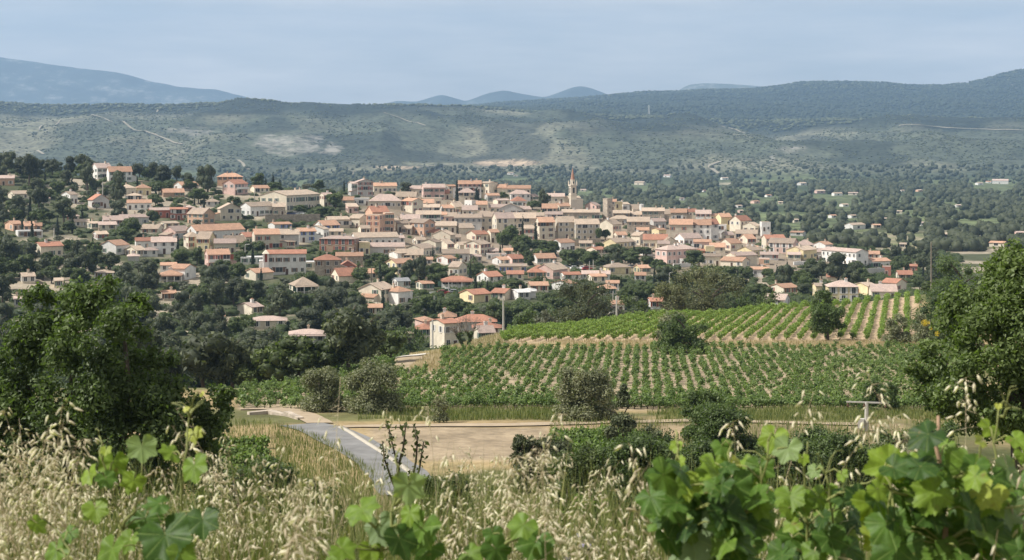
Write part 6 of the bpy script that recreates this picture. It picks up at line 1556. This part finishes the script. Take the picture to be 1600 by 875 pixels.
def herbs():
    rng = np.random.default_rng(81)
    for k, (px, py, w, Y, fm, n, lab) in enumerate(((925, 792, 60, 7.5, 'lime', 900, 'yellow-green weed clump in front of the dark thicket'), (880, 815, 46, 6.5, 'lime', 600, 'bright weed clump right of the oat mound'), (780, 842, 70, 6.0, 'lime', 900, 'pale green weed clump below the oat mound'), (985, 842, 50, 6.2, 'lime', 600, 'small weed clump left of the right vine'),
            (700, 852, 50, 5.4, 'grass', 600, 'yellowing weed clump between the middle vine shoots'), (905, 858, 80, 5.6, 'sage', 1200, 'greyish herb clump with violet flowers at the bottom'), (260, 800, 50, 5.5, 'lime', 400, 'green weed clump inside the left oats'))):
        p = at(px, py, Y); z = float(gz(p.x, Y)); r = empty('weed_clump', (p.x, Y, z)); s = Y / F; R0 = w * s / 2; top = p.z - z + R0 * .6
        cl = [(rng.uniform(-.8, .8) * R0, rng.uniform(-.5, .5) * R0, max(.05, top * rng.uniform(.45, .98)), R0 * rng.uniform(.25, .45)) for _ in range(12)]
        V, F_, rn = crown_np(cl, n, .014, rng, core=0, asp=.45); link('leaves', bigdata('leaves', V, F_, FM[fm], rnd=rn), r)
        mb = MB()
        for c in cl: mb.tube([(c[0] * .3, c[1] * .3, -.05), (c[0] * .7, c[1] * .7, c[2] * .5), (c[0], c[1], c[2])], [.004, .003, .0015], 4)
        mb.build('stems', M['stemgreen'], r)
        if 'violet' in lab:
            V, F_, rn = crown_np([(c[0], c[1] - R0 * .2, c[2] + R0 * .3, R0 * .2) for c in cl], 46, .011, rng, core=0, asp=.9); link('flowers', bigdata('flowers', V, F_, FM['flower'], rnd=rn), r)
        tag(r, lab, 'weed')
M['stemgreen'] = plain('green_stem', (.20, .22, .07), .6, .2, 30); M['cane'] = plain('vine_cane', (.30, .2, .13), .8, .25, 30)
herbs()

# grapevine shoots -----------------------------------------------------
def leafmat():
    m, nt, b = newmat('grape_leaf'); a = nd(nt, 'ShaderNodeAttribute', attribute_name='rnd'); v = nd(nt, 'ShaderNodeAttribute', attribute_name='vein'); g = nd(nt, 'ShaderNodeNewGeometry')
    c = ramp(nt, a.outputs['Fac'], [(0., (.032, .072, .016)), (.4, (.075, .15, .024)), (.8, (.19, .28, .03)), (1., (.40, .42, .09))])
    n = noise_n(nt, 60, 4); n9 = noise_n(nt, 28, 5, .7); c = mixc(nt, 1.0, c, ramp(nt, n.outputs[0], [(.3, .72), (.7, 1.2)]), 'MULTIPLY'); c = mixc(nt, ramp(nt, n9.outputs[0], [(.64, 0.), (.72, .75)]), c, (.2, .13, .05))
    c = mixc(nt, math_n(nt, 'MULTIPLY', v.outputs['Fac'], .5), c, (.28, .35, .11))
    c = mixc(nt, g.outputs['Backfacing'], c, mixc(nt, .5, c, (.26, .34, .18)))
    nt.links.new(c, b.inputs['Base Color']); b.inputs['Roughness'].default_value = .5; b.inputs['Specular IOR Level'].default_value = .22
    t = nd(nt, 'ShaderNodeBsdfTranslucent'); mx = nd(nt, 'ShaderNodeMixShader'); mx.inputs[0].default_value = .33
    nt.links.new(mixc(nt, 1.0, c, (1.7, 1.6, .4), 'MULTIPLY'), t.inputs['Color']); nt.links.new(b.outputs[0], mx.inputs[1]); nt.links.new(t.outputs[0], mx.inputs[2]); nt.links.new(mx.outputs[0], nt.nodes['Material Output'].inputs['Surface'])
    bump(nt, b, n.outputs[0], .003, .4)
    return m
M['leaf'] = leafmat()
LOBES = [0, rad(52), rad(-52), rad(112), rad(-112)]
def leaf_shape(rng):
    """lobed toothed vine leaf, petiole at the origin, tip along +y, unit length about 1"""
    th = np.sort(np.concatenate([np.linspace(-rad(168), rad(168), 85)] + [np.array([l - .035, l + .035]) for l in LOBES] + [np.array([l]) for l in LOBES]))
    r = np.full(len(th), .60)
    for l, a, w in zip(LOBES, (.28, .2, .2, .12, .12), (.30, .26, .26, .33, .33)): r += a * rng.uniform(.85, 1.12) * np.exp(-((th - l) / w) ** 2)
    tooth = np.abs(((th * 5.6 + rng.uniform(0, 1)) % 1) - .5) * 2
    r += .1 * tooth - .02; r *= 1 - .25 * np.clip((np.abs(th) - 2.6) / .35, 0, 1)
    rr = np.array([.02, .25, .5, .75, .92, 1.0]); V = []; vein = []
    fold = rng.uniform(-.05, .35); curl = rng.uniform(.1, .5); wav = rng.uniform(.02, .07); ph = rng.uniform(0, 6)
    dl = np.min(np.abs(th[:, None] - np.array(LOBES)[None]), 1)
    for q in rr:
        x = np.sin(th) * r * q; y = np.cos(th) * r * q; rad_ = r * q
        z = fold * np.abs(x) * .8 - curl * rad_ ** 2 * .6 + wav * np.sin(th * 6 + ph) * q ** 2 - .014 * np.exp(-(dl / .07) ** 2) * q
        V.append(np.stack([x, y, z], 1)); vein.append(np.exp(-(dl / .03) ** 2) * (1 - .4 * q))
    n = len(th); i = np.arange(len(rr) * n).reshape(len(rr), n)
    Q = np.stack([i[:-1, :-1], i[:-1, 1:], i[1:, 1:], i[1:, :-1]], -1).reshape(-1, 4)
    return np.concatenate(V), Q, np.concatenate(vein)
LEAVES = [leaf_shape(np.random.default_rng(700 + k)) for k in range(14)]
def shoot(label, Y, stems, leaves, seed, tend=4, cane=False, fill=()):
    """stems: lists of photo points; leaves: (px, py, width px, tone 0..1, roll deg, tilt 0 faces us .. 1 edge-on)"""
    rng = np.random.default_rng(seed); b = at(*stems[0][0], Y); g = float(gz(b.x, Y)); r = empty('grapevine_shoot', (b.x, Y, g)); o = Vector((b.x, Y, g)); mb = MB(); cn = MB()
    pts = []
    for si, S in enumerate(stems):
        W = [at(px, py, Y + rng.uniform(-.04, .04)) - o for px, py in S]
        if S[0][1] >= 860: W = [Vector((W[0].x * .5, W[0].y, -.05))] + W
        L = [W[0]]
        for a, c in zip(W[:-1], W[1:]): L += [a.lerp(c, .33) + Vector(rng.normal(0, .004, 3)), a.lerp(c, .66) + Vector(rng.normal(0, .004, 3)), c]
        big = cane and si == 0; (cn if big else mb).tube(L, [(.008 if big else .0045) * (1 - .6 * i / (len(L) - 1)) for i in range(len(L))], 6); pts += L
    V = []; Q = []; rn = []; vn = []; off = 0
    allL = list(leaves)
    for (x0, x1, y0, y1, n, smin, smax) in fill:
        for _ in range(n): allL.append((rng.uniform(x0, x1), rng.uniform(y0, y1), rng.uniform(smin, smax), float(np.clip(rng.normal(.34, .28), 0, 1)), rng.uniform(-85, 85), rng.uniform(.1, 1.0)))
    for k, (px, py, w, tone, roll, tilt) in enumerate(allL):
        yy = Y + (rng.uniform(-.12, .16) if k >= len(leaves) else rng.uniform(-.09, .05)); s = w * yy / F / 1.7
        c = np.array(at(px, py, yy) - o)
        nrm = unit(np.array([rng.normal(0, .35) + (.9 if rng.uniform() < .5 else -.9) * tilt * .8, -1 + tilt * .75, .35 + .75 * tilt * rng.uniform(.4, 1.2)]))
        if tone < 0: nrm = -nrm; tone = -tone
        dn = np.array([math.sin(rad(roll)), 0, -math.cos(rad(roll))]); t = unit(dn - nrm * dn.dot(nrm)); u = np.cross(t, nrm)
        LV, LQ, Lv = LEAVES[rng.integers(len(LEAVES))]
        LP = (LV - np.array([0, .28, 0])) * s
        V.append(c + LP[:, :1] * u + LP[:, 1:2] * t + LP[:, 2:] * nrm); Q.append(LQ + off); off += len(LV); rn.append(np.full(len(LV), np.clip(tone + rng.normal(0, .05), 0, 1))); vn.append(Lv)
        pet = c - t * .28 * s
        q = min(pts, key=lambda p: (p - Vector(pet)).length + (.05 if p.z > pet[2] else 0))
        if (q - Vector(pet)).length < .5: mid = q.lerp(Vector(pet), .55) + Vector((0, 0, .012)); mb.tube([q, mid, Vector(pet)], [.0024, .002, .0016], 4)
    me = bigdata('leaves', np.concatenate(V), np.concatenate(Q), M['leaf'], rnd=np.concatenate(rn), smooth=True); a = me.attributes.new('vein', 'FLOAT', 'POINT'); a.data.foreach_set('value', np.concatenate(vn).astype(np.float32)); link('leaves', me, r)
    mb.build('stem', M['stemgreen'], r, smooth=True)
    if cane: cn.build('cane', M['cane'], r, smooth=True)
    if tend:
        tm = MB()
        for k in range(tend):
            p = pts[-1 - rng.integers(min(len(pts), 8))]; d = Vector((rng.uniform(-1, 1), rng.uniform(-.5, .5), rng.uniform(.1, 1))).normalized(); tm.tube([p, p + d * .03 + Vector((0, 0, .01)), p + d * .06, p + d * .075 + Vector((.012, 0, -.01))], [.0013, .0012, .001, .0007], 4)
        tm.build('tendrils', M['stemgreen'], r)
    return tag(r, label, 'grapevine')
shoot('slim vine shoot with three lit leaves in front of the dark left oak', 3.9, [[(282, 880), (284, 800), (288, 720), (296, 650), (304, 618)], [(296, 650), (318, 628)]], [(303, 682, 34, .9, 20, .3), (262, 706, 46, .7, -60, .75), (304, 736, 58, .6, 25, .2), (317, 822, 66, .12, 10, .3), (290, 640, 14, .95, 0, .5), (316, 616, 12, .95, 60, .5)], 1)
shoot('bushy vine shoot of pale fresh leaves at the left', 4.0, [[(196, 880), (190, 830), (176, 775), (160, 720), (155, 680)], [(190, 830), (215, 780), (222, 720)]], [(140, 746, 42, .72, 40, .35), (176, 730, 56, .6, -10, .3), (168, 752, 40, .5, 20, .4), (206, 757, 46, .75, -20, .2), (150, 802, 52, .6, 15, .3), (222, 706, 58, -.6, 0, .2), (165, 706, 22, .8, 0, .4), (222, 820, 66, .25, -15, .25)], 2)
shoot('low vine shoot with large leaves in the left corner', 3.7, [[(100, 890), (110, 860), (80, 820)], [(220, 890), (250, 850), (280, 810)]], [(88, 868, 62, .5, 30, .3), (62, 822, 40, .7, 50, .6), (105, 838, 40, .4, -20, .5), (172, 868, 66, .5, 0, .2), (262, 850, 100, .22, 20, .3), (200, 850, 46, .5, -10, .3), (285, 872, 54, .62, 10, .2), (240, 788, 50, .3, -60, .7), (250, 880, 70, .3, 0, .2)], 3)
shoot('vine shoot with a pale leaf at its tip in the middle foreground', 3.6, [[(588, 890), (604, 840), (618, 780), (622, 730), (625, 700)], [(604, 840), (560, 800), (558, 770)], [(618, 790), (650, 760)]], [(638, 768, 64, -.7, -8, .1), (568, 800, 70, .65, 30, .65), (640, 808, 44, .7, 15, .3), (598, 832, 66, -.15, 25, .2), (655, 838, 84, .35, -12, .15), (628, 852, 70, .25, 10, .3), (540, 862, 50, .55, 40, .5), (665, 862, 60, .3, -40, .3), (580, 868, 50, .7, 0, .3), (520, 875, 36, .5, 0, .3)], 4)
shoot('low vine shoot with one bright round leaf right of the middle shoot', 3.6, [[(760, 900), (790, 850), (812, 820)], [(790, 850), (830, 835)]], [(812, 826, 56, .62, -30, .45), (832, 858, 70, .42, -20, .15), (780, 866, 60, .3, 30, .2), (738, 868, 50, .5, 50, .5), (772, 840, 40, .25, 10, .3), (850, 876, 50, .5, 0, .3)], 5)
shoot('leafy vine mass at the left of the right-hand vines', 3.5, [[(1080, 890), (1070, 830), (1062, 760), (1060, 700), (1056, 672)], [(1090, 890), (1130, 800), (1140, 720), (1145, 690)], [(1062, 760), (1030, 750)], [(1100, 860), (1190, 780), (1200, 690)]],
      [(1034, 752, 56, .25, 20, .25), (1020, 785, 64, .3, 35, .25), (1045, 800, 74, .38, -10, .15), (1072, 764, 56, .82, 10, .2), (1118, 732, 56, .66, 5, .2), (1130, 702, 40, .45, 10, .3), (1150, 772, 84, .42, 10, .1), (1188, 738, 56, .48, 8, .15), (1206, 690, 56, .72, -10, .25), (1228, 708, 56, -.5, -10, .2), (1130, 815, 90, .4, -10, .12), (1085, 858, 120, -.1, 20, .25), (1172, 826, 90, .38, 12, .15), (1056, 700, 26, .85, 0, .4), (1064, 722, 24, .9, 60, .5), (1178, 800, 60, .12, 0, .2), (1050, 850, 70, .2, 30, .3), (1105, 792, 60, .08, 0, .3), (1140, 868, 90, .2, 0, .3)], 6, fill=((1015, 1195, 725, 880, 52, 36, 78),))
shoot('thinner vine shoots in the gap between the two right-hand vine masses', 3.8, [[(1265, 890), (1262, 820), (1258, 750), (1262, 690)], [(1310, 890), (1300, 800), (1290, 740)], [(1262, 800), (1330, 760), (1370, 748)]],
      [(1255, 790, 56, .5, 10, .35), (1236, 800, 44, .6, 20, .4), (1292, 778, 50, .62, 10, .3), (1272, 740, 34, -.6, 0, .4), (1240, 850, 60, .35, 0, .3), (1300, 850, 66, .3, 10, .3), (1270, 872, 60, .5, 0, .3), (1330, 868, 70, .35, 0, .3), (1220, 872, 60, .3, 0, .2), (1290, 820, 40, -.5, 20, .4), (1316, 745, 26, .75, 30, .5), (1255, 720, 24, .8, 0, .4)], 7, fill=((1200, 1345, 780, 885, 22, 36, 64),))
shoot('tall vine shoot on a woody pinkish cane at the right', 3.4, [[(1474, 890), (1472, 800), (1468, 720), (1466, 650)], [(1472, 800), (1400, 770), (1380, 740)], [(1470, 760), (1530, 730)], [(1474, 850), (1540, 800), (1600, 790)]],
      [(1440, 684, 72, .03, -50, .6), (1452, 748, 100, .14, 20, .25), (1510, 742, 92, .5, -20, .2), (1498, 780, 80, .42, -10, .25), (1416, 775, 84, .3, 40, .4), (1482, 846, 150, .28, 10, .1), (1570, 800, 90, -.4, -20, .2), (1558, 756, 60, .3, 10, .3), (1376, 770, 46, .7, 30, .35), (1454, 785, 30, .75, 0, .2), (1390, 830, 80, .35, 20, .3), (1530, 690, 30, .85, -60, .6), (1420, 722, 36, .7, 0, .4), (1446, 820, 80, .15, 0, .3), (1400, 872, 100, .3, 0, .2), (1540, 860, 100, .3, -10, .2), (1476, 700, 36, .6, -20, .5)], 8, cane=True, fill=((1365, 1560, 725, 885, 50, 40, 85),))
shoot('green vine cane with a curling tip at the right edge', 3.6, [[(1566, 890), (1562, 800), (1558, 720), (1560, 640)], [(1560, 650), (1580, 636)], [(1562, 800), (1610, 740)]],
      [(1544, 672, 46, .85, -40, .6), (1592, 690, 40, .7, 30, .5), (1578, 740, 60, -.4, 0, .3), (1592, 760, 60, .4, 10, .3), (1604, 715, 40, .6, 20, .4), (1590, 830, 90, .3, 0, .3), (1548, 800, 60, .3, 10, .4), (1600, 870, 90, .25, 0, .3), (1560, 636, 14, .9, 0, .4)], 9)
resolve_labels()
